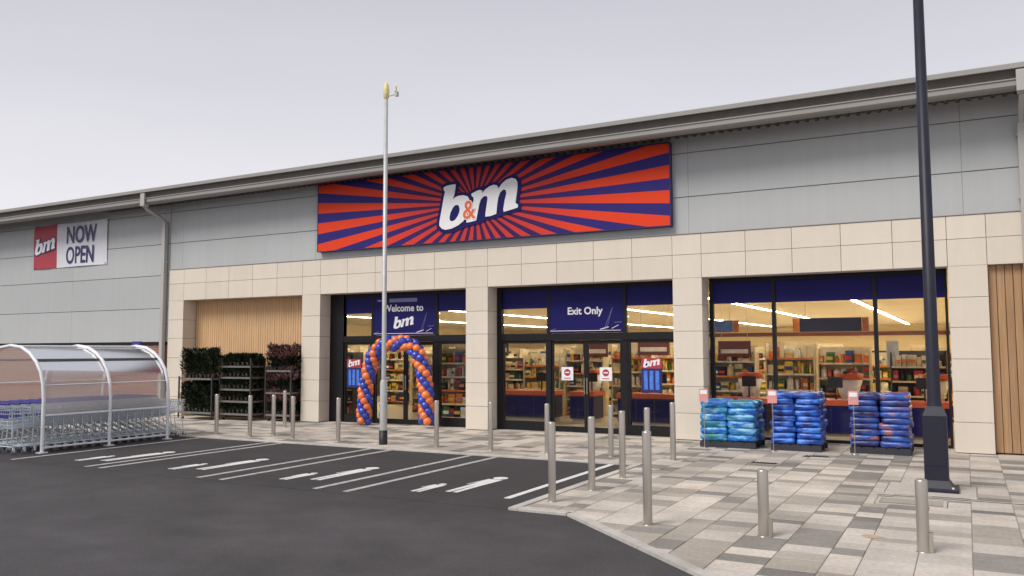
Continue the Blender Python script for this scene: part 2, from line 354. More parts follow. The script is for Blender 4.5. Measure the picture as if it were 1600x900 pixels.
# ------------------------------------------------------------------ ground
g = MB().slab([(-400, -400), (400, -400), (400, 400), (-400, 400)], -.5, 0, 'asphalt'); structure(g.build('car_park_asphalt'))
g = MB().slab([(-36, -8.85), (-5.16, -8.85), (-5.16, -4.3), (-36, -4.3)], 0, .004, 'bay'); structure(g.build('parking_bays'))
PH = .03   # paving height
pave = MB()
pave.slab([(-36, -4.18), (-5.0, -4.18), (-5.0, .62), (-36, .62)], 0, PH-.008, 'sand')
pave.slab([(-5.0, -8.75), (-4.3, -8.75), (10, -22.0), (10, .62), (-5.0, .62)], 0, PH-.008, 'sand')
pavement = structure(pave.build('pavement'))

def clip(poly, a, b, c):
    """keep a*x+b*y>=c"""
    out = []
    for i in range(len(poly)):
        p, q = poly[i], poly[(i+1) % len(poly)]; dp, dq = a*p[0]+b*p[1]-c, a*q[0]+b*q[1]-c
        if dp >= 0: out.append(p)
        if (dp >= 0) != (dq >= 0): t = dp/(dp-dq); out.append((p[0]+t*(q[0]-p[0]), p[1]+t*(q[1]-p[1])))
    return out
DK = Vector((2.14, -1.97)).normalized(); DN = Vector((-DK.y, DK.x))      # diagonal kerb direction and inward normal
dc = DN.x*(-4.34)+DN.y*(-8.87)
holes = [(-1.08, .06, -5.50, -4.42), (-1.12, -.28, -6.42, -5.86), (-3.42, -2.96, -3.19, -2.97), (-2.75, -2.3, -1.82, -1.62)]
pieces = []
def laycols(x0, x1, ylo, yhi, cond):
    x = x0
    while x < x1-.05:
        wdt = random.choice([.46, .46, .46, .46, .46, .30]); wdt = min(wdt, x1-x)
        if x1-x-wdt < .1: wdt = x1-x
        y = yhi
        while y > ylo:
            ln = random.choice([.22, .30, .30, .30, .30, .45, .45]); y2 = y-ln
            p = [(x+.004, y2+.004), (x+wdt-.004, y2+.004), (x+wdt-.004, y-.004), (x+.004, y-.004)]
            for h in holes:
                if len(p) and h[0] < x+wdt and h[1] > x and h[2] < y and h[3] > y2:
                    # cut to the largest remaining side of the opening
                    best = []
                    for a, b, c in ((-1, 0, -h[0]+.004), (1, 0, h[1]+.004), (0, -1, -h[2]+.004), (0, 1, h[3]+.004)):
                        q = clip(p, a, b, c)
                        if len(q) > 2:
                            ar = abs(sum(q[i][0]*q[(i+1) % len(q)][1]-q[(i+1) % len(q)][0]*q[i][1] for i in range(len(q))))/2
                            if not best or ar > best[0]: best = [ar, q]
                    p = best[1] if best and best[0] > .004 else []
            if p: p = cond(p)
            if len(p) > 2:
                ar = abs(sum(p[i][0]*p[(i+1) % len(p)][1]-p[(i+1) % len(p)][0]*p[i][1] for i in range(len(p))))/2
                if ar > .004: pieces.append(p)
            y = y2
        x += wdt
laycols(-5.0, -4.3, -8.75, .5, lambda p: clip(p, 0, 1, -8.74))
laycols(-4.3, 4.2, -15, .5, lambda p: clip(clip(p, DN.x, DN.y, dc+.13), 0, 1, -13))
laycols(-34.5, -5.0, -4.18, .5, lambda p: clip(p, 0, 1, -4.17))
tw = ['pale']*9+['cream']*7+['mid']*7+['grey']*5+['dark']*1
def seen(p):
    cx = sum(q[0] for q in p)/len(p); cyy = sum(q[1] for q in p)/len(p); d = Vector((cx, cyy, 0))-M.translation
    z = d.dot(F); u = 800+1319.7*d.dot(R2)/z; v = 450-1319.7*d.dot(U2)/z
    return z, (-30 < u < 1630 and v < 940 and z > 0)
vis = sorted([p for p in pieces if seen(p)[1]], key=lambda p: seen(p)[0]); near = vis[:296]; nearid = {id(p) for p in near}
far = MB()
for p in pieces:
    t = random.choice(tw); h = PH+random.uniform(-.0015, .0015)
    if id(p) in nearid:
        cx, cyy = p[0]; mb = MB().slab([(a-cx, b-cyy) for a, b in p], -.02, 0, 'pv_'+t, c=.004)
        mb.build('paver', pavement, (cx, cyy, h))
    else: far.slab(p, PH-.012, h, 'pv_'+t, c=.004)
stuff(far.build('paver_field', pavement))
# kerb stones
def kerb(a, b, n, inward):
    a, b = Vector(a), Vector(b); L_ = (b-a).length; k = max(1, round(L_/.915)); d = (b-a)/k; nn = Vector(inward)*.125
    for i in range(k):
        p = a+d*i; q = a+d*(i+1)-d.normalized()*.006
        MB().slab([(0, 0), tuple(q-p), tuple(q-p+nn), tuple(nn)], 0, PH+.006, 'kerb', c=.006).build('kerb_stone', kr, (p.x, p.y, 0))
kr = structure(MB().slab([(-36, -4.29), (-5.02, -4.29), (-5.02, -4.19), (-36, -4.19)], -.02, .01, 'sand').build('kerb'))
kerb((-34.3, -4.305), (-5.02, -4.305), 0, (0, 1)); kerb((-5.145, -4.31), (-5.145, -8.87), 0, (1, 0))
kerb((-5.01, -8.87), (-4.34, -8.87), 0, (0, 1)); kerb((-4.335, -8.872), tuple(Vector((-4.34, -8.87))+DK*11), 0, tuple(DN))

# lamp base slab, access cover, slot drain, grates
t = root('concrete_pad', (-.51, -4.96, 0), 'pale square concrete pad around the base of the dark lamp post', 'concrete pad')
MB().slab([(-.56, -.53), (.56, -.53), (.56, .53), (-.56, .53)], 0, PH+.003, 'concrete', c=.006).build('slab', t)
t = root('manhole_cover', (-.70, -6.14, 0), 'recessed rectangular access cover with pale metal rim by the lamp post', 'manhole cover')
b = MB()
for x0, x1, y0, y1 in ((-.41, .41, -.27, -.23), (-.41, .41, .23, .27), (-.41, -.37, -.23, .23), (.37, .41, -.23, .23)): b.box(x0, x1, y0, y1, 0, PH+.006, 'concrete')
b.build('rim', t)
MB().box(-.37, .37, -.13, .23, 0, PH-.002, 'pv_mid').build('cover', t)
MB().box(-.37, .37, -.23, -.13, 0, PH-.006, 'grate').build('slot', t)
t = root('slot_drain', (0, -5.72, 0), 'narrow dark drainage channel with pale edges crossing the paving in front of the lamp post', 'drain')
b = MB().box(-1.15, 6, -.065, -.035, PH, PH+.006, 'concrete').box(-1.15, 6, .035, .065, PH, PH+.006, 'concrete'); b.build('edging', t)
MB().box(-1.15, 6, -.035, .035, PH, PH+.003, 'grate').build('channel', t)
for (x, y, lab) in ((-3.19, -3.08, 'small black gully grate in the paving behind the middle short bollard'), (-2.52, -1.72, 'thin dark grate in front of the middle blue pallet stack')):
    t = root('paving_grate', (x, y, 0), lab, 'drain grate')
    b = MB(); b.box(-.21, .21, -.09, .09, 0, PH-.006, 'black'); b.build('sump', t)
    for k in range(7): MB().box(-.2+.06*k, -.17+.06*k, -.085, .085, PH-.006, PH+.002, 'grate').build('bar', t)
structure(MB().slab([(.12*math.cos(a)*random.uniform(.6, 1.1), .1*math.sin(a)*random.uniform(.6, 1.1)) for a in [k*.45 for k in range(14)]], PH+.002, PH+.0035, 'rust').build('rust_stain', None, (-.95, -8.55, 0)))

# bay lines and parent-and-child symbols
ml = structure(MB().box(-5.60, -5.50, -8.15, -4.32, .004, .008, 'mark').build('bay_markings'))
for x in (-15.74, -13.60, -13.22, -10.82, -10.32, -8.42, -7.86):
    MB().box(x-.05, x+.05, -8.72, -4.32, .004, .008, 'line').build('bay_line', ml)
def disc(b, x, y, r, m):
    b.slab([(x+r*math.cos(a), y+r*math.sin(a)) for a in [2*math.pi*k/16 for k in range(16)]], .004, .008, m)
def figure(b, x, y0, L_, s, m='mark'):
    """walking person drawn on the asphalt, head away from the viewer"""
    b.slab([(x-.13*s, y0+L_*.42), (x+.13*s, y0+L_*.42), (x+.16*s, y0+L_*.80), (x-.16*s, y0+L_*.80)], .004, .008, m)
    b.slab([(x-.13*s, y0), (x-.03*s, y0), (x-.01*s, y0+L_*.418), (x-.13*s, y0+L_*.418)], .004, .008, m)
    b.slab([(x+.03*s, y0), (x+.13*s, y0), (x+.13*s, y0+L_*.418), (x+.01*s, y0+L_*.418)], .004, .008, m)
    b.slab([(x-.17*s, y0+L_*.79), (x-.24*s, y0+L_*.45), (x-.19*s, y0+L_*.44), (x-.14*s, y0+L_*.6)], .004, .0079, 'line')
    disc(b, x, y0+L_*.90, L_*.075, m)
for xc in (-14.25, -11.75, -9.22, -6.72):
    b = MB(); figure(b, xc+.22, -8.05, 1.6, .78); figure(b, xc-.26, -8.25, .8, .62); b.build('parent_and_child_symbol', ml)

# ------------------------------------------------------------------ building
bld = root('retail_building', (0, 0, 0), 'long retail unit with grey panel cladding, cream tiled shopfront and three glazed bays', 'shop building')
PX = [(-22.10, -21.43), (-16.59, -15.93), (-11.15, -10.51), (-5.74, -5.08), (-.26, .41), (5.21, 5.87)]
W0, W1 = -38.0, 8.0
# backing walls
b = MB()
b.box(W0, W1, .05, .30, 4.62, 6.78, 'backing'); b.box(W0, -22.12, .05, .30, 2.30, 4.62, 'backing')
b.box(-22.1, W1, .04, .30, 3.64, 4.62, 'backing')
b.build('backing_wall', bld)
MB().box(W0, -22.12, .02, .30, 0, 2.22, 'brick').build('brick_plinth', bld)
MB().box(W0, -22.12, -.015, .30, 2.22, 2.30, 'frame').build('drip_trim', bld)
rows = [(2.305, 3.37), (3.37, 4.42), (4.42, 5.42), (5.42, 6.42), (6.42, 6.86)]
vj = [-37.75, -32.35, -26.95, -22.14]
for i in range(3):
    for z0, z1 in rows: MB().cbox(vj[i]+.001, vj[i+1]-.001, 0, .05, z0+.007, z1-.007, 'cladding', .006).build('cladding_panel', bld)
vj = [-22.12, -21.55, -16.15, -10.75, -5.35, .05, 5.45, 8.0]
for i in range(7):
    for z0, z1 in [(4.585, 5.42), (5.42, 6.42), (6.42, 6.86)]: MB().cbox(vj[i]+.001, vj[i+1]-.001, 0, .05, z0+.007, z1-.007, 'cladding', .006).build('cladding_panel', bld)
# fascia tiles
xs = []
for i in range(len(PX)-1):
    xs.append(PX[i]); a, c = PX[i][1], PX[i+1][0]; n = 5
    xs += [(a+(c-a)*k/n, a+(c-a)*(k+1)/n) for k in range(n)]
for a, c in xs:
    for z0, z1 in ((3.6, 4.12), (4.12, 4.575)):
        MB().cbox(a+.004, c-.004, -.03, .04, z0+(.004 if z0 > 3.7 else 0), z1-.004, 'cream', .004).build('fascia_tile', bld)
MB().box(-22.12, W1, -.045, .0, 4.577, 4.592, 'gutter').build('cover_strip', bld)
# pillars
tz = [.04, .617, 1.20, 1.814, 2.417, 2.994, 3.6]
for i, (a, c) in enumerate(PX):
    MB().box(a+.03, c-.03, -.005, .60, .0, 3.60, 'backing').build('pillar_core', bld)
    for z0, z1 in zip(tz[:-1], tz[1:]):
        MB().cbox(a, c, -.03, -.006, z0+.004, z1-.004, 'cream', .004).build('pillar_tile', bld)
        MB().box(c-.028, c, -.004, .48, z0+.004, z1-.004, 'cream').build('reveal_tile', bld)
        if i: MB().box(a, a+.028, -.004, .48, z0+.004, z1-.004, 'cream').build('reveal_tile', bld)
# lintel undersides
for i in range(5): MB().box(PX[i][1]+.002, PX[i+1][0]-.002, .0, .60, 3.602, 3.66, 'cream').build('lintel_soffit', bld)
# roof, gutter (falls very slightly to the left)
def sl(x): return (x-1.1)*.0053
def ext(name, prof, m, x0=W0, x1=W1):
    n = len(prof); vs = [(x0, y, z+sl(x0)) for y, z in prof]+[(x1, y, z+sl(x1)) for y, z in prof]
    b = MB().add(vs, [tuple(range(n)), tuple(range(n, 2*n))[::-1]]+[(i, n+i, n+(i+1) % n, (i+1) % n) for i in range(n)], m); return b.build(name, bld)
ext('gutter', [(-.92, 6.74), (-.88, 6.70), (-.66, 6.70), (-.66, 6.86), (-.68, 6.86), (-.68, 6.73), (-.87, 6.73), (-.90, 6.76), (-.90, 6.84), (-.92, 6.84)], 'gutter')
ext('gutter_lip', [(-.94, 6.842), (-.94, 6.866), (-.885, 6.866), (-.885, 6.842)], 'gutter')
ext('eave_recess', [(-.80, 6.88), (-.86, 7.065), (.1, 7.065), (.1, 6.88)], 'recess')
ext('roof_edge', [(-.93, 7.055), (-.95, 7.14), (-.90, 7.165), (-.6, 7.18), (-.6, 7.07)], 'rooftrim')
ext('roof', [(-.6, 7.07), (-.6, 7.17), (30, 9.2), (60, 7.2), (60, 7.1), (30, 9.1)], 'rooftrim')
b = MB(); x = -25.0; 
while x < 2.4:
    vs = []
    for xx, dz in ((x, 0), (x+.05, 0), (x+.075, .045), (x+.175, .045), (x+.2, 0)):
        vs += [(xx, -.66, 6.72+dz+sl(xx)), (xx, .05, 6.80+dz+sl(xx))]
    b.add(vs, [(0, 1, 3, 2), (2, 3, 5, 4), (4, 5, 7, 6), (6, 7, 9, 8)], 'soffit'); x += .2
stuff(b.build('corrugated_soffit', bld))
ext('soffit_board', [(-.66, 6.80), (.05, 6.87), (.05, 6.93), (-.66, 6.90)], 'soffit')
# side and rear walls of the big box
MB().box(W0-.2, W0, 0, 58, 0, 7, 'cladding').build('end_wall', bld); MB().box(W1, W1+.2, 0, 58, 0, 7, 'cladding').build('end_wall', bld)
# downpipes
def downpipe(x, label):
    b = MB(); zt = 6.95+sl(x)
    b.box(x-.09, x+.09, -.99, -.94, zt-.33, zt+.06, 'rooftrim').box(x-.075, x+.075, -.94, -.80, zt-.36, zt-.25, 'rooftrim')
    b.path([(x, -.86, zt-.34), (x, -.80, zt-.42), (x, -.30, zt-.60), (x, -.12, zt-.70), (x, -.11, zt-.9)], .055, 'rooftrim', 10)
    b.box(x-.065, x+.065, -.17, -.05, .10, zt-.72, 'rooftrim')
    o = b.build('downpipe', bld); tag(o, label)
    for z in (1.0, 2.9, 4.8, 6.0): MB().box(x-.09, x+.09, -.12, -.035 if z < 5 else .002, z, z+.04, 'rooftrim').build('pipe_clip', o)
downpipe(-22.26, 'downpipe with swan neck left of the cream tiles'); downpipe(1.06, 'broad downpipe at the far right')
# timber infill
b = MB(); x = -21.40
while x < -16.62:
    b.box(x, x+.078, .46, .50, .06, 3.598, 'wood'); x += .092
stuff(b.build('timber_slats', bld)); MB().box(-21.43, -16.59, .50, .60, 0, 3.6, 'rackdark').build('backing_board', bld)
for k in range(35): MB().cbox(.42+k*.137, .42+k*.137+.128, .10, .14, .06, 3.598, 'board', .006).build('timber_board', bld)
MB().box(.41, 5.21, .15, .60, 0, 3.6, 'rackdark').build('backing_board', bld)
MB().box(1.0, 1.25, -.2, -.06, 3.30, 3.52, 'soffit').build('light_housing', bld)
# glazing
GY = .50
def bar(b, x0, x1, z0, z1, y0=GY-.05, y1=GY+.05, m='frame'): b.box(x0, x1, y0, y1, z0, z1, m)
def pane(par, x0, x1, z0, z1, y=GY): return MB().box(x0, x1, y-.006, y+.006, z0, z1, 'glass').build('pane', par)
# big window (right)
b = MB(); L0, L1 = -5.05, -.29
for x0, x1 in ((L0, L0+.09), (-3.69, -3.61), (-1.66, -1.58), (L1-.05, L1)): bar(b, x0, x1, .12, 3.5)
bar(b, L0, L1, 3.5, 3.6); bar(b, L0, L1, .03, .119); wf = b.build('window_frame', bld)
for x0, x1 in ((L0+.09, -3.69), (-3.61, -1.66), (-1.58, L1-.05)):
    pane(wf, x0, x1, .12, 3.03); MB().box(x0, x1, GY-.02, GY+.01, 3.03, 3.5, 'navy').build('blue_panel', wf)
MB().box(L0, L1, GY-.12, GY-.052, .03, .06, 'concrete').build('sill', wf)
# door screens
def screen(L0, L1, m1, m2, mid, logo):
    b = MB()
    bar(b, L0, L0+.13, .03, 3.6, GY-.07); bar(b, L1-.06, L1, .03, 3.6, GY-.07)
    bar(b, L0+.13, L1-.06, 3.5, 3.6); bar(b, L0+.13, L1-.06, 2.25, 2.42, GY-.08)
    for x in (m1, m2): bar(b, x-.07, x+.07, .03, 2.249, GY-.06); bar(b, x-.04, x+.04, 2.421, 3.5)
    for x0, x1 in ((L0+.13, m1-.07), (m2+.07, L1-.06)): bar(b, x0, x1, .03, .26); bar(b, x0, x0+.05, .26, 2.249); bar(b, x0+.05, x1, 2.18, 2.249)
    s = b.build('door_screen', bld)
    for x0, x1 in ((L0+.18, m1-.07), (m2+.12, L1-.06)): pane(s, x0, x1, .26, 2.18); pane(s, x0-.05, x1, 2.42, 3.05)
    for x0, x1 in ((L0+.13, m1-.04), (m2+.04, L1-.06)): MB().box(x0, x1, GY-.02, GY+.01, 3.05, 3.5, 'navy').build('blue_panel', s)
    MB().box(m1+.041, m2-.041, GY-.04, GY, 2.43, 3.498, 'navy').build('blue_panel', s)
    # fine white tower and wave drawing along the bottom of the panel
    d = MB(); xe = m2-.10; y = GY-.048
    for p, q, r in (((m1+.05, 2.475), (xe, 2.475), .008), ((xe-.42, 2.49), (xe-.20, 3.02), .007), ((xe-.36, 2.49), (xe-.20, 3.02), .006), ((xe-.52, 2.50), (xe-.30, 2.56), .012), ((xe-.22, 2.52), (xe-.05, 2.60), .008), ((m1+.06, 2.49), (m1+.2, 2.53), .007), ((xe-.16, 2.66), (xe+.03, 2.67), .006)):
        d.tube((p[0], y, p[1]), (q[0], y, q[1]), r, 'greyprint' if r < .0075 else 'white', 4)
    d.build('panel_drawing', s)
    for k, (x0, x1) in enumerate(((m1+.072, mid-.004), (mid+.004, m2-.072))):
        b = MB(); y0, y1 = GY-.03, GY+.02
        b.box(x0, x1, y0, y1, .04, .17, 'frame').box(x0, x1, y0, y1, 2.16, 2.245, 'frame').box(x0, x0+.055, y0, y1, .17, 2.16, 'frame').box(x1-.055, x1, y0, y1, .17, 2.16, 'frame')
        dr = b.build('door', bld); pane(dr, x0+.055, x1-.055, .17, 2.16, GY-.005)
        hx = x1-.03 if k == 0 else x0+.03
        MB().tube((hx, GY-.075, .95), (hx, GY-.075, 1.35), .012, 'steel', 8).tube((hx, GY-.075, 1.0), (hx, GY-.03, 1.0), .008, 'steel', 6).tube((hx, GY-.075, 1.3), (hx, GY-.03, 1.3), .008, 'steel', 6).build('handle', dr)
    return s
MB().box(-15.93, -15.45, GY-.09, GY+.06, .03, 3.6, 'frame').build('jamb_panel', bld)
s2 = screen(-15.58, -11.15, -14.46, -12.36, -13.36, 1)
s3 = screen(-10.50, -5.75, -9.06, -7.07, -8.07, 0)
for par, txt, x, z, h in ((s3, 'Exit Only', -8.09, 2.96, .17), (s2, 'Welcome to', -13.43, 3.17, .18)):
    link(text_mesh(txt, h, 'white', bold=.006, sx=.98), 'lettering', par, (x, GY-.046, z))
MB().box(-13.9, -12.98, GY-.045, GY-.041, 3.33, 3.43, 'greyprint').box(-14.3, -14.0, GY-.045, GY-.041, 3.36, 3.41, 'greyprint').build('faded_strip', s2)

# b&m logo outline, traced in a local frame and scaled to the sign
B_O = [(175,270),(205,250),(250,235),(335,222),(336,262),(322,350),(300,422),(335,392),(380,374),(440,366),(490,380),(512,410),(520,470),(512,550),(480,640),(440,700),(370,758),(285,800),(205,818),(155,802),(125,765),(124,725),(135,660),(160,520),(185,380),(198,320),(182,300)]
B_C = [(350,490),(380,500),(393,540),(388,585),(368,635),(330,688),(290,706),(264,692),(260,655),(270,600),(300,535),(325,502)]
M_O = [(543,350),(600,318),(645,300),(682,308),(680,345),(720,295),(775,255),(830,236),(868,246),(888,285),(930,220),(985,175),(1050,153),(1095,165),(1117,205),(1120,270),(1105,380),(1094,465),(1125,490),(1120,525),(1040,552),(950,580),(945,545),(962,440),(984,345),(974,302),(945,298),(905,335),(882,400),(868,500),(858,605),(790,632),(722,642),(722,605),(740,480),(750,405),(738,378),(700,382),(662,425),(642,490),(622,600),(605,690),(545,708),(482,720),(478,690),(500,620),(545,520),(575,430),(570,395),(548,378)]
HALO = [(140,262),(172,215),(240,192),(365,182),(372,250),(360,335),(430,325),(500,335),(530,310),(640,258),(700,255),(770,212),(840,196),(890,215),(950,155),(1040,115),(1110,122),(1158,180),(1160,290),(1138,400),(1136,450),(1165,485),(1150,562),(1050,592),(935,622),(880,650),(720,690),(655,728),(500,768),(420,795),(330,840),(210,862),(130,842),(82,790),(84,700),(120,520),(145,380),(158,320)]
LZ = .869
def lg(poly, s): return [((x-622)*s, (487-y)*s*LZ) for x, y in poly]
def logo(par, x, y, z, s, face, halo=None, d=.01, amp=True, unshear=.085):
    f = lambda P: [(a, c-a*unshear) for a, c in lg(P, s)]
    if halo: MB().prism(f(HALO), -d, 0, halo).build('logo_outline', par, (x, y, z))  # navy backing outline behind the letters
    MB().prism(f(B_O), -2*d, -d if halo else 0, face).build('letter', par, (x, y, z))
    MB().prism(f(M_O), -2*d+.001, -d if halo else 0, face).build('letter', par, (x, y, z))
    MB().prism(f(B_C), -2*d-.002, -2*d+.0005, halo or 'navy').build('letter_counter', par, (x, y, z))

# main sign
sg = root('shop_sign', (-10.8, 0, 5.72), 'large red and blue sunburst sign board with white b&m lettering above the entrances', 'sign')
# the board is centred on the burst
MB().box(-5.13, 5.07, -.16, -.002, -.93, .93, 'burst').build('sign_board', sg)
b = MB()
for x0, x1, z0, z1 in ((-5.15, 5.09, .931, .95), (-5.15, 5.09, -.95, -.931), (-5.15, -5.131, -.93, .93), (5.071, 5.09, -.93, .93)): b.box(x0, x1, -.17, -.002, z0, z1, 'navyink')
b.build('sign_edge', sg)
S = 2.29/1000
logo(sg, .09, -.16, -.046, S, 'white', 'navy', .018)
link(text_mesh('&', .46, 'white', bold=.028, sx=.9), 'ampersand_edge', sg, (-.155, -.203, -.15))
link(text_mesh('&', .46, 'orange', bold=.006, sx=.9), 'ampersand', sg, (-.155, -.208, -.15))

# banner
bn = root('banner', (-27.15, 0, 5.69), 'white and red NOW OPEN banner fixed to the grey cladding', 'banner')
def cloth(x0, x1, z0, z1, m, sag=.02):
    nx, nz = 10, 6; vs = []
    for j in range(nz+1):
        for i in range(nx+1):
            u, v = i/nx, j/nz; vs.append((x0+(x1-x0)*u, -.02-.025*math.sin(3.1*u+2*v)**2, z0+(z1-z0)*v+sag*math.sin(math.pi*u)*(-1 if j == nz else .5 if j == 0 else 0)))
    k = len(vs); vs2 = vs+[(x, y+.006, z) for x, y, z in vs]; fs = []
    for j in range(nz):
        for i in range(nx):
            a = j*(nx+1)+i; fs += [(a, a+1, a+nx+2, a+nx+1), (k+a, k+a+nx+1, k+a+nx+2, k+a+1)]
    return MB().add(vs2, fs, m, True)
cloth(-1.99, -.685, -.77, .77, 'redprint').build('red_panel', bn); cloth(-.68, 1.99, -.77, .77, 'bannerwhite').build('white_panel', bn)
link(text_mesh('NOW', .57, 'navyink', bold=.012, sx=.74), 'lettering', bn, (.64, -.053, .34))
link(text_mesh('OPEN', .57, 'navyink', bold=.012, sx=.70), 'lettering', bn, (.60, -.053, -.36))
logo(bn, -1.34, -.047, .02, 1.12/1000, 'white', 'navyink', .004)
for x, z in ((-1.93, .72), (1.93, .72), (-1.93, -.72), (1.93, -.72)): MB().tube((x, -.06, z), (x, 0, z), .02, 'steel', 8).build('fixing', bn)

# small logo on the welcome panel
logo(s2, -13.42, GY-.041, 2.77, .66/1000, 'white', None, .003)

# window posters and door notices
def poster(x, z, lab):
    p = root('window_poster', (x, GY-.06, z), lab, 'poster')
    MB().box(-.25, .25, 0, .004, -.40, .40, 'navyink').build('sheet', p)
    MB().box(-.25, .25, -.003, -.0005, .16, .40, 'redprint').build('header', p)
    for k in range(3): MB().box(-.19+.14*k, -.10+.14*k, -.003, -.0005, -.33, .11, 'bag_blue').build('text_column', p)
    logo(p, 0, -.004, .28, .40/1000, 'white', None, .002)
poster(-15.08, 1.38, 'blue opening hours poster on the glass left of the balloon arch'); poster(-6.42, 1.42, 'blue opening hours poster on the glass right of the exit doors')
for x, lab in ((-8.56, 'no entry notice on the left exit door'), (-7.56, 'no entry notice on the right exit door')):
    p = root('door_notice', (x, GY-.045, 1.44), 'white square '+lab, 'notice')
    MB().box(-.155, .155, 0, .004, -.16, .16, 'white').build('sheet', p)
    ring = lambda r, m, y: MB().prism([(r*math.cos(a), r*math.sin(a)+.03) for a in [2*math.pi*k/20 for k in range(20)]], y, -.0004, m)
    ring(.085, 'redprint', -.003).build('red_disc', p); MB().box(-.055, .055, -.005, -.0032, .015, .045, 'white').build('white_bar', p)
    MB().box(-.09, .09, -.003, -.0005, -.12, -.10, 'redprint').build('print_line', p)

# ------------------------------------------------------------------ shop interior
b = MB().box(-37.9, 7.9, .62, 56, -.02, .02, 'shopfloor'); b.build('shop_floor', bld)
MB().box(-37.9, 7.9, .62, 56, 3.78, 3.84, 'ceil').build('shop_ceiling', bld)
b = MB().box(-37.9, 7.9, 48, 48.2, .02, 3.78, 'shopwall').box(4.0, 4.2, .62, 48, .02, 3.78, 'shopwall').box(-36, -35.8, .62, 48, .02, 3.78, 'shopwall').box(-35.8, -16.6, .62, .75, .02, 3.78, 'shopwall').box(.42, 4, .62, .7, .02, 3.78, 'shopwall')
b.build('shop_wall', bld); MB().box(-35.8, 4, 47.8, 48, 3.05, 3.32, 'brown').build('wall_band', bld)
for xx in (-3.4, -7.5, -12.5, -19.5, -27, 1.0):
    o = root('strip_light', (xx, 3, 3.76), 'long white ceiling strip light running back through the shop', 'strip light', 'ceiling strip lights in the shop')
    MB().box(-.09, .09, 0, 42, -.03, .02, 'white').build('housing', o); MB().box(-.07, .07, .05, 41.9, -.045, -.03, 'strip').build('lamp', o)
prs = ['pr_red', 'pr_cream', 'pr_cream', 'pr_yellow', 'pr_green', 'pr_black', 'pr_orange', 'pr_white', 'pr_blue', 'pr_cream', 'pr_yellow', 'pr_pink', 'pr_black']
def gondola_meshes(seed, wd, h, dark=False):
    rnd = random.Random(seed); sm = 'shelfdark' if dark else 'shelf'; pal = rnd.sample(prs, 6)
    fr = MB().box(-wd/2, wd/2, .44, .48, 0, h, sm).box(-wd/2, -wd/2+.03, 0, .44, 0, h*.98, sm).box(wd/2-.03, wd/2, 0, .44, 0, h*.98, sm).mesh('shelf_frame')
    shelves, prod = [], MB()
    nz = 5; dz = (h-.15)/nz
    for k in range(nz):
        z = .12+k*dz; theme = rnd.sample(pal, 4); shelves.append(MB().box(-wd/2+.03, wd/2-.03, .0, .43, z-.03, z, sm).box(-wd/2+.03, wd/2-.03, -.012, 0, z-.035, z+.012, rnd.choice(['pr_orange', 'pr_white', 'pr_cream', 'pr_cream'])).mesh('shelf')); x = -wd/2+.05
        while x < wd/2-.12:
            pw = rnd.choice([.07, .1, .13, .18, .22]); ph = rnd.uniform(.55, .97)*(dz-.05)
            if rnd.random() < .95:
                m = rnd.choice(theme)
                if rnd.random() < .35: prod.tube((x+pw/2, .12, z), (x+pw/2, .12, z+ph*.8), pw*.42, m, 8).tube((x+pw/2, .12, z+ph*.8), (x+pw/2, .12, z+ph), pw*.2, rnd.choice(prs), 6)
                else: prod.box(x, x+pw-.01, rnd.uniform(.02, .09), .4, z, z+ph, m).box(x+.01, x+pw-.02, .015, .02, z+ph*.3, z+ph*.6, rnd.choice(prs))
            x += pw+rnd.uniform(.002, .012)
    return fr, shelves, prod.mesh('goods')
GM = [gondola_meshes(s, 1.25, h, s % 3 == 2) for s, h in enumerate((2.05, 1.9, 1.75, 2.1, 2.2, 1.95))]
def gondola(x, y, k, lab, grp, rz=0):
    o = root('shelf_unit', (x, y, .02), lab, 'shelving', grp, rz); fr, sh, pr = GM[k % len(GM)]
    link(fr, 'shelf_frame', o)
    for s in sh: link(s, 'shelf', o)
    stuff(link(pr, 'goods', o))
NTH = 'first second third fourth fifth sixth seventh eighth ninth tenth eleventh twelfth thirteenth fourteenth'.split()
k = 0
for x in [-.4-2.05*i for i in range(14)]:
    gondola(x, 7.5+random.uniform(-.4, .4), k, 'shelf unit in the front row behind the checkouts, %s from the right' % NTH[k], 'front row of shelf units'); k += 1
for x in [-.9-1.75*i for i in range(19)]:
    gondola(x, 12.5+random.uniform(-1, 1), k*5+2, 'stocked shelf unit in the middle of the shop floor', 'middle shelf units'); k += 1
for x in [-1.5-2.1*i for i in range(16)]:
    gondola(x, 21, k*3+1, 'stocked shelf unit towards the back of the shop', 'rear shelf units'); k += 1
for x, y, q, lab in ((-16.75, 1.7, 5, 'dark stocked shelf unit right behind the opening hours poster by the balloon arch'), (-15.4, 4.6, 1, 'stocked shelf unit facing the left welcome door'), (-14.1, 4.9, 3, 'stocked shelf unit facing the right welcome door'),
                     (-12.75, 1.9, 0, 'stocked shelf unit close behind the pane right of the balloon arch'), (-13.4, 2.9, 4, 'stocked shelf unit behind the right foot of the balloon arch'), (-12.9, 5.3, 2, 'stocked shelf unit behind the left edge of the exit bay'),
                     (-11.6, 5.2, 1, 'stocked shelf unit facing the pane left of the exit doors'), (-8.75, 5.4, 4, 'stocked shelf unit facing the pane right of the exit doors'), (-10.35, 5.6, 3, 'stocked shelf unit facing the right exit door'),
                     (-5.55, 4.4, 3, 'stocked shelf unit behind the turquoise stack, leftmost in the tall window'), (-4.1, 4.7, 4, 'stocked shelf unit behind the all-blue stack in the tall window'), (-2.75, 4.5, 0, 'stocked shelf unit in the middle pane of the tall window')):
    gondola(x, y, q, lab, None)
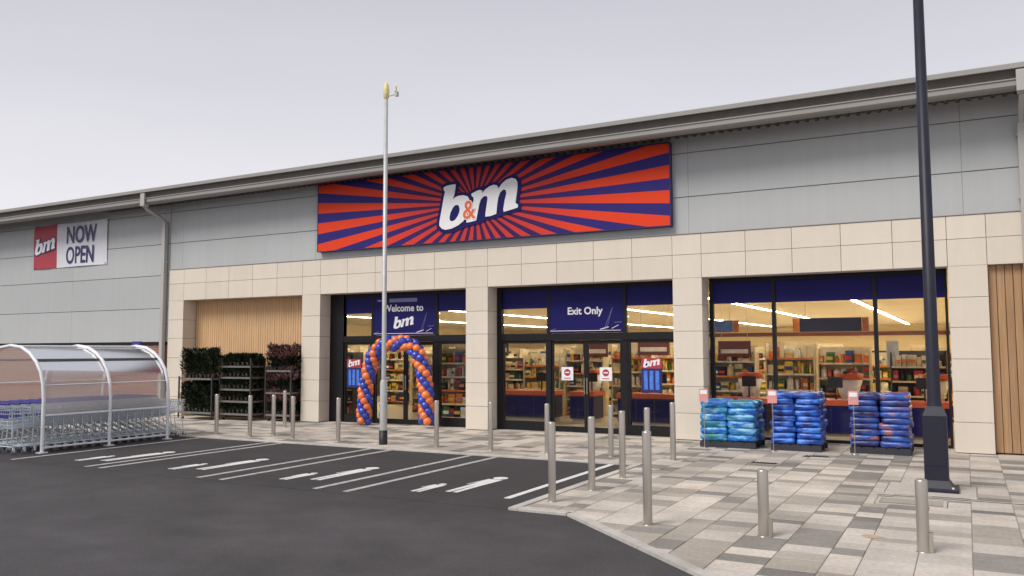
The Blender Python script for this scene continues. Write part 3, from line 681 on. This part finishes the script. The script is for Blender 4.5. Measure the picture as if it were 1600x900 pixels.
# big stock dressing: lower red-brown hoardings and hanging boards
def hboard(x, y, z, wd, h, m, ends, lab):
    o = root('hanging_sign', (x, y, z), lab, 'hanging sign')
    MB().box(-wd/2, wd/2, 0, .04, -h/2, h/2, m).build('board', o)
    if ends: 
        for s in (-1, 1): MB().box(s*(wd/2+.01) if s > 0 else -wd/2-.16, wd/2+.16 if s > 0 else -wd/2-.01, -.004, .044, -h/2, h/2, 'pr_orange').build('end_panel', o)
    else: MB().box(-wd*.42, wd*.42, -.006, -.001, -h*.28, -h*.02, 'pr_white').build('print_band', o)
    for s in (-.4, .4): MB().tube((s*wd, .02, h/2), (s*wd, .02, 3.78-z), .006, 'steel', 4).build('wire', o)
hboard(-2.95, 3.8, 2.62, 1.45, .34, 'counter', True, 'dark hanging sign with orange ends over the checkouts behind the tall window')
hboard(-5.75, 3.8, 2.62, .8, .30, 'bag_midblue', True, 'blue hanging sign with orange end seen at the left edge of the tall window')
hboard(-5.4, 4.15, 2.03, .85, .42, 'brown', False, 'red brown hanging board with white print in the left pane of the tall window')
hboard(-7.95, 5.1, 2.10, .95, .48, 'brown', False, 'red brown hanging board seen through the right pane beside the exit doors')
hboard(-9.8, 5.2, 2.05, .8, .48, 'brown', False, 'red brown hanging board seen through the right exit door')
hboard(-13.0, 4.9, 2.1, .8, .5, 'shelfdark', False, 'dark hanging board seen through the pane left of the exit doors')
# checkouts
def checkout(x, y, wd, lab):
    o = root('checkout_counter', (x, y, .02), lab, 'checkout')
    MB().box(-wd/2, wd/2, 0, .7, .12, .74, 'counter').build('cabinet', o); MB().box(-wd/2+.05, wd/2-.05, .06, .65, 0, .12, 'shopfloor').build('plinth', o)
    MB().box(-wd/2-.03, wd/2+.03, -.04, .74, .741, .86, 'orangetop').build('worktop', o)
    MB().tube((wd*.2, .4, .86), (wd*.2, .4, 1.18), .02, 'black', 6).box(wd*.2-.16, wd*.2+.16, .38, .42, 1.12, 1.36, 'black').build('till_screen', o)
    for k in range(3): MB().box(-wd/2+wd*k/3+.02, -wd/2+wd*(k+1)/3-.02, -.012, -.001, .16, .70, 'navy').build('front_panel', o)
checkout(-1.15, 1.7, 1.6, 'navy checkout counter with orange top in the right pane of the tall window')
checkout(-3.0, 1.7, 1.75, 'navy checkout counter with orange top between the second and third pallet stacks')
checkout(-4.9, 1.7, 1.6, 'navy checkout counter with orange top behind the wrapped bag stack')
checkout(-7.35, 2.6, 1.5, 'navy checkout counter with orange top behind the right exit door')
checkout(-9.3, 3.0, .7, 'short checkout counter with orange top behind the left exit door')
checkout(-11.0, 2.9, 1.7, 'navy checkout counter with orange top behind the pane left of the exit doors')
def bin_(x, y, lab):
    o = root('dump_bin', (x, y, .02), lab, 'display bin')
    MB().lathe([(.001, .75), (.16, .75), (.30, 1.28), (.28, 1.28), (.2, .9), (.001, .9)], 'pr_white', 8).lathe([(.2, 0), (.12, .04), (.12, .75)], 'pr_white', 8).build('body', o)
    MB().lathe([(.305, 1.28), (.33, 1.42), (.31, 1.42), (.285, 1.28)], 'orangetop', 8).build('rim', o)
    b = MB()
    for q in range(9): a = q*.7; b.box(.16*math.cos(a)-.05, .16*math.cos(a)+.05, .16*math.sin(a)-.05, .16*math.sin(a)+.05, 1.15, random.uniform(1.3, 1.5), random.choice(prs))
    stuff(b.build('goods', o))
bin_(-2.45, 2.9, 'white display bin with orange rim in the middle pane of the tall window')
bin_(-4.75, 3.0, 'white display bin with orange rim in the left pane of the tall window')
bin_(-.65, 2.9, 'white display bin with orange rim behind the dark lamp post')
bin_(-9.6, 4.6, 'white display bin with orange rim seen through the exit doors')
# drinks shelf and fridge-like screen near right end
gondola(-1.05, 4.6, 5, 'dark stocked shelf unit just left of the dark lamp post', 'shelf unit by the post')
o = root('standing_screen', (-1.62, 4.7, .02), 'pale blue upright display screen beside the dark shelf unit', 'screen')
MB().box(-.14, .14, 0, .06, 1.55, 2.2, 'screen').build('panel', o); MB().box(-.03, .03, .02, .05, 0, 1.55, 'black').build('post', o); MB().box(-.2, .2, -.1, .2, 0, .03, 'black').build('foot', o)

# ------------------------------------------------------------------ balloon arch
ar = root('balloon_arch', (-13.27, -.12, PH), 'arch of orange and blue balloons twisted together round the welcome doors', 'balloon arch')
def bal(m):
    prof = [(.001, -.105), (.012, -.10), (.02, -.09), (.052, -.06), (.080, -.02), (.088, .02), (.078, .055), (.048, .082), (.001, .093)]
    return MB().lathe(prof, m, 12).mesh('balloon')
bo, bb = bal('bal_orange'), bal('bal_blue')
pts = []
n = 400
for i in range(n+1):
    t = math.pi*i/n; cx_, sx_ = math.cos(t), math.sin(t)
    pts.append(Vector((-1.0*math.copysign(abs(cx_)**.55, cx_)+(.08*sx_**1.5 if cx_ > 0 else .0), 0, 2.10*sx_**.80+.08)))
acc = [0]
for i in range(n): acc.append(acc[-1]+(pts[i+1]-pts[i]).length)
tot = acc[-1]; nc = 40; fr_ = MB().path(pts[::20], .012, 'white', 6); fr_.build('arch_frame', ar)
for c in range(nc):
    s = tot*(c+.3)/nc; i = min(range(n), key=lambda j: abs(acc[j]-s)); p = pts[i]; d = (pts[min(i+2, n)]-pts[max(i-2, 0)]).normalized()
    u = Vector((0, -1, 0)); v = d.cross(u).normalized()
    for q in range(4):
        a = q*math.pi/2-c*R(38); m = (bo, bb)[q % 2]
        dirn = (u*math.cos(a)+v*math.sin(a)).normalized(); ct = p+dirn*.112+d*random.uniform(-.012, .012)
        if ct.z < .11: ct.z = .11
        o = link(m, 'balloon', ar, ct); o.rotation_euler = (-dirn).to_track_quat('-Z', 'Y').to_euler(); sc_ = random.uniform(1.10, 1.32); o.scale = (sc_, sc_, sc_)

# ------------------------------------------------------------------ bollards
def bollard_meshes(h, r=.048):
    body = MB().lathe([(r, .0), (r, h-.02), (r*.93, h-.004), (r*.7, h), (.001, h+.001)], 'steel', 20).mesh('post')
    return body
def mkboll(h, x, y, lab, grp, stub=False, r=.048):
    o = root('bollard', (x, y, PH), lab, 'bollard', grp); link(bollard_meshes(h, r), 'post', o)
    MB().lathe([(r+.012, 0), (r+.012, .006), (r+.001, .008)], 'steel', 20).build('base_collar', o)
    if stub: MB().box(r*.7, r+.03, -.025, .04, .0, .19, 'steel').build('lock_box', o)
    return o
row = mkboll(.95, -15.91, -3.68, 'slim stainless bollard in the kerbside row, leftmost, before the left plant rack', 'tall bollards along the bay kerb')
for x, y, lab in ((-14.72, -3.78, 'slim bollard before the middle plant rack, front one of a close pair'), (-13.52, -3.66, 'slim stainless bollard in the kerbside row before the pillar left of the welcome doors'),
               (-12.19, -3.68, 'slim stainless bollard in the kerbside row between pillar and thin grey pole'), (-9.65, -3.64, 'slim stainless bollard in front of the right foot of the balloon arch'),
               (-8.38, -3.62, 'slim stainless bollard in front of the pillar between the two door bays'), (-7.15, -3.60, 'slim stainless bollard in front of the left pane of the exit bay'),
               (-5.89, -3.48, 'slim stainless bollard in front of the right exit door'), (-14.45, -3.30, 'slim stainless bollard before the middle plant rack, rear one of a close pair'),
               (-15.7, -1.6, 'slim stainless bollard standing back near the right plant rack')):
    copy_tree(row, (x, y, PH), lab)
crn = mkboll(1.03, -4.84, -8.22, 'tall stainless bollard at the outer tip of the paving, beside the last bay', 'bollards down the edge of the paving', r=.05)
for x, y, lab in ((-4.73, -7.15, 'tall stainless bollard second from the tip of the paving edge'), (-4.76, -5.86, 'tall stainless bollard midway up the paving edge'),
               (-4.66, -4.98, 'tall stainless bollard mostly hidden behind the big front bollard'), (-4.70, -3.48, 'tall stainless bollard just left of the wrapped bag stack')):
    copy_tree(crn, (x, y, PH), lab)
mkboll(1.05, -3.24, -9.07, 'tallest and nearest stainless bollard in the middle foreground', None, r=.052)
sh = mkboll(.70, -1.96, -9.06, 'short thick stainless bollard in the foreground left of the lamp post', None, True, .058)
copy_tree(sh, (-.44, -9.06, PH), 'short thick stainless bollard standing right in front of the lamp post base')

# ------------------------------------------------------------------ posts
lp = root('lamp_post', (-.43, -4.93, PH), 'dark navy lamp post with square base housing rising out of the picture', 'lamp post')
b = MB(); b.cbox(-.27, .27, -.27, .27, 0, .05, 'postdark', .01)
b.build('base_plate', lp)
b = MB(); w0 = .152
b.add([(-.21, -.21, .05), (.21, -.21, .05), (.21, .21, .05), (-.21, .21, .05), (-w0, -w0, .15), (w0, -w0, .15), (w0, w0, .15), (-w0, w0, .15), (-w0, -w0, 1.04), (w0, -w0, 1.04), (w0, w0, 1.04), (-w0, w0, 1.04), (-.10, -.10, 1.17), (.10, -.10, 1.17), (.10, .10, 1.17), (-.10, .10, 1.17)],
      [(0, 1, 5, 4), (1, 2, 6, 5), (2, 3, 7, 6), (3, 0, 4, 7), (4, 5, 9, 8), (5, 6, 10, 9), (6, 7, 11, 10), (7, 4, 8, 11), (8, 9, 13, 12), (9, 10, 14, 13), (10, 11, 15, 14), (11, 8, 12, 15), (12, 13, 14, 15)], 'postdark')
b.build('base_housing', lp)
MB().box(-.12, .12, -.158, -.153, .35, .92, 'postdark').build('access_door', lp)
MB().lathe([(.105, 1.14), (.095, 1.2), (.088, 1.25), (.066, 8.4), (.001, 8.4)], 'postdark', 24).build('pole', lp)
for sx_ in (-1, 1):
    for sy_ in (-1, 1): MB().lathe([(.02, .05), (.02, .075), (.001, .077)], 'galv', 6, sx_*.2, sy_*.2).build('bolt', lp)
MB().tube((0, 0, 8.3), (0, -1.1, 8.5), .03, 'postdark', 8).build('arm', lp); MB().box(-.14, .14, -1.7, -1.0, 8.45, 8.55, 'postdark').build('lamp_head', lp)
tp = root('thin_pole', (-10.94, -3.72, PH), 'thin pale grey pole with black foot and small yellow fitting on top', 'pole')
MB().lathe([(.09, 0), (.09, .30), (.001, .30)], 'black', 16).build('black_sleeve', tp)
MB().lathe([(.078, .30), (.078, 1.30), (.058, 1.36)], 'galv', 16).build('lower_tube', tp)
MB().lathe([(.050, 1.34), (.044, 7.43), (.001, 7.43)], 'galv', 16).build('upper_tube', tp)
b = MB().lathe([(.03, 7.43), (.06, 7.48), (.075, 7.62), (.055, 7.76), (.02, 7.82), (.001, 7.83)], 'yellow', 12); b.build('yellow_head', tp)
b = MB().tube((.05, 0, 7.50), (.26, 0, 7.52), .012, 'galv', 6).box(.25, .31, -.04, .04, 7.47, 7.57, 'galv').tube((.28, -.03, 7.57), (.28, -.03, 7.68), .025, 'yellow', 8); b.build('side_bracket', tp)

# ------------------------------------------------------------------ trolley shelter and trolleys
shel = root('trolley_shelter', (-17.35, -6.35, .004), 'white hooped trolley shelter with clear curved polycarbonate sides', 'trolley shelter')
HP = [(1.15, .02), (1.15, .5), (1.15, 1.05), (1.11, 1.35), (1.02, 1.60), (.86, 1.80), (.64, 1.97), (.36, 2.09), (0, 2.13)]
HP = HP+[(-x, z) for x, z in HP[::-1][1:]]
def crv(scale=1.0, zmin=0):
    out = []
    for i in range(len(HP)-1):
        for k in range(3):
            t = k/3; out.append((HP[i][0]+(HP[i+1][0]-HP[i][0])*t, HP[i][1]+(HP[i+1][1]-HP[i][1])*t))
    return out+[HP[-1]]
for y in (-1.49, 0, 1.49):
    MB().path([(x, y, z) for x, z in HP], .036, 'whitepaint', 10).build('hoop', shel)
    for s in (-1, 1): MB().box(s*1.15-.08, s*1.15+.08, y-.08, y+.08, 0, .02, 'whitepaint').build('foot_plate', shel)
PP = [(x*.965, z-.03) for x, z in HP if z > .6]; PP = [(1.11, .74)]+PP+[(-1.11, .74)]
for y0, y1 in ((-1.46, -.03), (.03, 1.46)):
    vs = [(x, y0, z) for x, z in PP]+[(x, y1, z) for x, z in PP]; k = len(PP)
    MB().add(vs, [(i, i+1, k+i+1, k+i) for i in range(k-1)], 'poly', True).build('clear_panel', shel)
for s in (-1, 1):
    for x, z, r, m in ((1.15, .73, .026, 'whitepaint'), (1.10, 1.33, .014, 'whitepaint'), (.78, 1.84, .018, 'castor'), (1.15, .10, .022, 'whitepaint')):
        MB().tube((s*x, -1.48, z), (s*x, 1.48, z), r, m, 8).build('rail', shel)
MB().tube((0, -1.48, 2.12), (0, 1.48, 2.12), .02, 'whitepaint', 8).build('ridge_rail', shel)
MB().box(-.16, .12, 1.50, 1.56, 2.08, 2.24, 'bluehandle').build('blue_plate', shel)

tr0 = root('shopping_trolley', (-16.62, -8.40, .004), 'zinc shopping trolley with blue handle, front of the nested row nearest the bays', 'shopping trolley')
def lerp(a, b, t): return a+(b-a)*t
def basket():
    b = MB(); r = .0045
    def P(u, v, w_):   # u across -1..1, v along 0..1 (handle to nose), w height 0..1
        hw = lerp(.27, .20, v)*lerp(.86, 1, w_); zb = lerp(.50, .60, v); zt = lerp(.93, .86, v)
        return (u*hw, v*.82+(.06*(1-w_) if v < .5 else -.05*(1-w_)), lerp(zb, zt, w_))
    def wire(p, q, rr=r): b.tube(p, q, rr, 'zinc', 4, caps=False)
    for s in (-1, 1):
        for k in range(7): wire(P(s, 0, k/6), P(s, 1, k/6), .006 if k in (0, 6) else r)
        for k in range(13): wire(P(s, k/12, 0), P(s, k/12, 1))
    for k in range(7): wire(P(-1, 1, k/6), P(1, 1, k/6)); wire(P(-1, 0, k/6), P(1, 0, k/6))
    for k in range(9): u = -1+k/4; wire(P(u, 1, 0), P(u, 1, 1)); wire(P(u, 0, 0), P(u, 1, 0)); wire(P(u, 0, 0), P(u, 0, 1))
    for k in range(8): wire(P(-1, k/7, 0), P(1, k/7, 0))
    return b
basket().build('basket', tr0)
b = MB()
for s in (-1, 1):
    b.path([(s*.27, -.03, .98), (s*.26, .03, .90), (s*.25, .06, .5), (s*.25, .04, .22), (s*.245, .10, .14)], .012, 'zinc', 6)
    b.tube((s*.25, .06, .16), (s*.19, .84, .13), .012, 'zinc', 6); b.tube((s*.245, .10, .48), (s*.20, .74, .16), .010, 'zinc', 6); b.tube((s*.19, .80, .13), (s*.2, .72, .55), .009, 'zinc', 6)
for y, hw in ((.1, .25), (.45, .22), (.82, .19)): b.tube((-hw, y, .15), (hw, y, .15), .010, 'zinc', 6)
b.build('chassis', tr0)
MB().tube((-.28, -.04, .985), (.28, -.04, .985), .020, 'bluehandle', 8).build('handle', tr0)
MB().box(-.16, .16, .02, .03, .70, .88, 'bluehandle').build('child_flap', tr0)
whl = MB().tube((-.012, 0, 0), (.012, 0, 0), .05, 'castor', 12).box(-.018, .018, -.02, .02, .0, .09, 'zinc').mesh('castor')
for x, y in ((-.245, .10), (.245, .10), (-.19, .82), (.19, .82)): link(whl, 'castor', tr0, (x, y, .052))
tr0['group'] = 'nested shopping trolleys'
for rw, xx in enumerate((-16.62, -17.28)):
    for k in range(17):
        if rw == 0 and k == 0: continue
        lab = ('zinc shopping trolley with blue handle nested in the row nearest the parking bays' if rw == 0 else 'zinc shopping trolley with blue handle nested in the inner row of the shelter')
        o_ = ['front', 'second', 'third', 'fourth', 'fifth', 'sixth', 'seventh', 'eighth', 'ninth', 'tenth', 'eleventh', 'twelfth', 'thirteenth', 'fourteenth', 'fifteenth', 'sixteenth', 'seventeenth', 'eighteenth', 'rearmost'][k]
        lab = '%s shopping trolley from the open end in the %s nested row' % (o_, 'outer' if rw == 0 else 'inner')
        if rw == 1 and k == 0: lab = 'zinc shopping trolley with blue handle, front of the inner row at the left edge'
        copy_tree(tr0, (xx+random.uniform(-.012, .012), -8.40+.212*k+(.1 if rw else 0), .004), lab, 'nested shopping trolleys')

# ------------------------------------------------------------------ plant racks
def leafplant(seed, h, w_, m, m2, n, leaf=.05, flower=None):
    r = random.Random(seed); b = MB()
    b.lathe([(.045, 0), (.06, .10), (.055, .10), (.001, .085)], 'pot', 8)
    for k in range(5):
        a = r.uniform(0, 6.28); b.tube((0, 0, .08), (w_*.5*math.cos(a), w_*.5*math.sin(a), h*.85), .004, 'leafdark', 3, caps=False)
    for k in range(n):
        a = r.uniform(0, 6.28); z = .09+(h-.09)*r.random()**.8; rr = w_*math.sqrt(r.random())*(1-.5*(z/h)**3)
        c = Vector((rr*math.cos(a), rr*math.sin(a), z)); d = Vector((math.cos(a)+r.uniform(-.5, .5), math.sin(a)+r.uniform(-.5, .5), r.uniform(.1, 1.3))).normalized(); s = d.cross(Vector((r.uniform(-1, 1), r.uniform(-1, 1), 1))).normalized()
        L_ = leaf*r.uniform(.7, 1.4); mm = flower if flower and z > h*.5 and r.random() < .75 else (m if r.random() < .7 else m2)
        b.add([c-s*L_*.28, c+d*L_*.5-s*L_*.05, c+d*L_, c+s*L_*.28], [(0, 1, 2), (0, 2, 3)], mm)
    return b
pl_tall = [leafplant(s, .80, .14, 'leafdark', 'leafgreen', 300, .09) for s in range(3)]
pl_low = [leafplant(10+s, .30, .13, 'leafdark', 'leafgreen', 260, .07) for s in range(3)]
pl_hea = [leafplant(20+s, .66, .12, 'leafdark', 'leafdark', 260, .10, 'heather') for s in range(3)]
pl_tall, pl_low, pl_hea = [[b.mesh('potted_plant') for b in q] for q in (pl_tall, pl_low, pl_hea)]
def rack(x, y, wd, dp, h, tiers, frame, meshes, nx, ny, lab, plab, side=None, toplab=None):
    o = root('plant_rack', (x, y, PH), lab, 'plant rack')
    for sx_ in (-1, 1):
        for sy_ in (-1, 1): MB().box(sx_*wd/2-.018, sx_*wd/2+.018, sy_*dp/2-.018, sy_*dp/2+.018, 0.05, h, 'rackdark').build('post', o)
    for z in tiers:
        MB().box(-wd/2+.018, wd/2-.018, -dp/2-.012, dp/2, z-.05, z, 'rackframe').build('shelf', o)
    MB().box(-wd/2+.02, wd/2-.02, dp/2-.012, dp/2+.01, .06, h, 'rackdark').build('back_panel', o)
    if side: MB().box(-wd/2-.03, -wd/2-.019, -dp/2, dp/2, .05, h, side).build('side_panel', o)
    for sx_ in (-1, 1): MB().tube((sx_*wd*.42, -dp/2+.05, .04), (sx_*wd*.42+.03, -dp/2+.05, .04), .04, 'black', 10).build('castor', o)
    for ti, z in enumerate(tiers):
        for i in range(nx):
            for j in range(ny):
                p = link(random.choice(meshes), 'potted_plant', None, (x+(-.5+(i+.5)/nx)*wd*.94+random.uniform(-.02, .02), y+(-.5+(j+.5)/ny)*dp*.9, PH+z+.001), (0, 0, random.uniform(0, 6.28)))
                s = random.uniform(.78, 1.1) if h < 1.6 else random.uniform(1.0, 1.12); p.scale = (s*1.05, s*1.05, s)
                tn = ['bottom tier', 'second tier', 'third tier', 'fourth tier', 'top tier'][ti if ti < len(tiers)-1 else 4]
                tag(p, '%s, %s from left, %s row, %s, %s' % (plab, ['first', 'second', 'third', 'fourth', 'fifth', 'sixth', 'seventh', 'eighth'][i], 'front' if j == 0 else 'back', tn, lab.split(' with')[0]), 'potted plant', 'plants on the %s, %s' % (lab.split(' with')[0], tn))
rack(-19.88, -.58, 1.36, .55, 1.25, [.22, 1.20], 'rackframe', pl_tall, 8, 2, 'left plant rack with two tiers of tall dark shrubs', 'tall dark green potted shrub')
rack(-18.56, -.32, 1.22, .55, 1.78, [.20, .56, .90, 1.24, 1.56], 'rackframe', pl_low, 7, 2, 'middle plant rack with five shelves and a beige side', 'small dark green potted plant', 'rackbeige')
rack(-17.14, -.10, .95, .5, 1.55, [.20, .82, 1.44], 'rackframe', pl_hea, 6, 2, 'right plant rack with pink flowering plants beside the pillar', 'pink flowering potted plant', 'rackbeige')

# ------------------------------------------------------------------ pallets of bags
def pillow(wd, dp, h, m, seed, m2=None):
    r = random.Random(seed); b = MB(); nu, nv = 16, 8; vs = []
    for j in range(nv+1):
        ph = -math.pi/2+math.pi*j/nv
        for i in range(nu):
            th = 2*math.pi*i/nu
            f = lambda c, e: math.copysign(abs(c)**e, c)
            x = wd/2*f(math.cos(th), .28)*f(math.cos(ph), .25); y = dp/2*f(math.sin(th), .28)*f(math.cos(ph), .25); z = h/2*f(math.sin(ph), .6)*(1+.10*math.sin(2*th+seed*1.7))
            k = 1+.05*math.sin(5*th+seed)+r.uniform(-.025, .025)
            vs.append((x*(1+.04*r.uniform(-1, 1)), y*(1+.04*r.uniform(-1, 1)), z*k+h/2-.03*h*math.cos(3*th)))
    fs = [(j*nu+i, j*nu+(i+1) % nu, (j+1)*nu+(i+1) % nu, (j+1)*nu+i) for j in range(nv) for i in range(nu)]
    b.add(vs, fs, m, True)
    if m2: # label patch on the front, following the bulge
        b2 = [(x*.6, -dp/2*1.045-.002, h*.5+z*h) for x, z in ((-wd*.5, -.22), (wd*.5, -.25), (wd*.5, .24), (-wd*.5, .2))]
        b.add(b2, [(0, 1, 2, 3)], m2)
    return b.mesh('stacked_bag')
def stack(x, y, wd, dp, h, layers, cols, rows_, lab, blab, grp):
    p = root('pallet', (x, y, PH), 'dark pallet carrying '+lab, 'pallet')
    for k in range(5): MB().box(-wd/2+k*wd/5+.01, -wd/2+(k+1)*wd/5-.01, -dp/2, dp/2, .10, .125, 'pallet').build('deck_board', p)
    for k in range(3): MB().box(-wd/2, wd/2, -dp/2+k*(dp-.09)/2, -dp/2+k*(dp-.09)/2+.09, 0, .0995, 'pallet').build('runner', p)
    nc = len(cols[0]); lh = (h-.125)/layers; meshes = {}
    for L_ in range(layers):
        cc = cols[L_ % len(cols)]
        for i in range(nc):
            for j in range(rows_):
                m, m2 = cc[i]; key = (m, m2, (L_+i+j) % 3)
                if key not in meshes: meshes[key] = pillow(wd/nc*1.02, dp/rows_*1.02, lh*1.12, m, len(meshes)*3+layers, m2)
                jx = random.uniform(-.018, .018)*(1+L_*.15); o = link(meshes[key], 'stacked_bag', None, (x-wd/2+(i+.5)*wd/nc+jx, y-dp/2+(j+.5)*dp/rows_+random.uniform(-.012, .012), PH+.125+L_*lh), (0, 0, random.uniform(-.03, .03)))
                nm = {'bag_cyangreen': 'green and turquoise', 'bag_cyanblue': 'turquoise and blue', 'bag_allblue': 'bright blue', 'bag_purpleblue': 'purple and blue', 'bag_redpurple': 'red and purple'}[m]
                tag(o, '%s bag %s %s, %s half, %s' % (nm, ['bottom of', 'second up in', 'third up in', 'fourth up in', 'fifth up in', 'sixth up in', 'seventh up in', 'eighth up in', 'topmost on'][8 if L_ == layers-1 else L_], blab, 'left' if i == 0 else 'right', 'front' if j == 0 else 'back'), 'bag', grp+', '+nm)
    return p
stack(-4.32, -.66, 1.12, .90, .93, 6, [[('bag_cyangreen', None), ('bag_cyanblue', None)], [('bag_cyanblue', None), ('bag_cyangreen', None)]], 2, 'a low stack of turquoise and green bags', 'the turquoise stack', 'bags of the low stack by the pillar')
stack(-3.0, -.62, .94, .90, 1.12, 9, [[('bag_allblue', None), ('bag_allblue', None)]], 2, 'a tall stack of bright blue bags', 'the all-blue stack', 'bags of the middle stack')
stack(-1.50, -.45, 1.06, .90, 1.12, 9, [[('bag_purpleblue', None), ('bag_redpurple', None)], [('bag_redpurple', None), ('bag_purpleblue', None)], [('bag_purpleblue', None), ('bag_redpurple', None)]], 2, 'a tall stack of purple, blue and red bags', 'the purple and red stack', 'bags of the right stack')
for x, y, lab in ((-4.73, -1.30, 'turquoise bag stack'), (-3.38, -1.28, 'all-blue bag stack'), (-1.92, -1.12, 'purple and red bag stack')):
    o = root('price_sign', (x, y, PH), 'pink price card on a thin post in front of the '+lab, 'price sign')
    MB().tube((0, 0, 0), (0, 0, 1.0), .009, 'steel', 6).build('post', o); MB().box(-.09, .09, -.02, -.01, .93, 1.19, 'pink').build('card', o)
    MB().box(-.07, .07, -.024, -.0205, 1.08, 1.16, 'white').build('white_print', o); MB().lathe([(.07, 0), (.07, .012), (.001, .014)], 'steel', 12).build('foot', o)
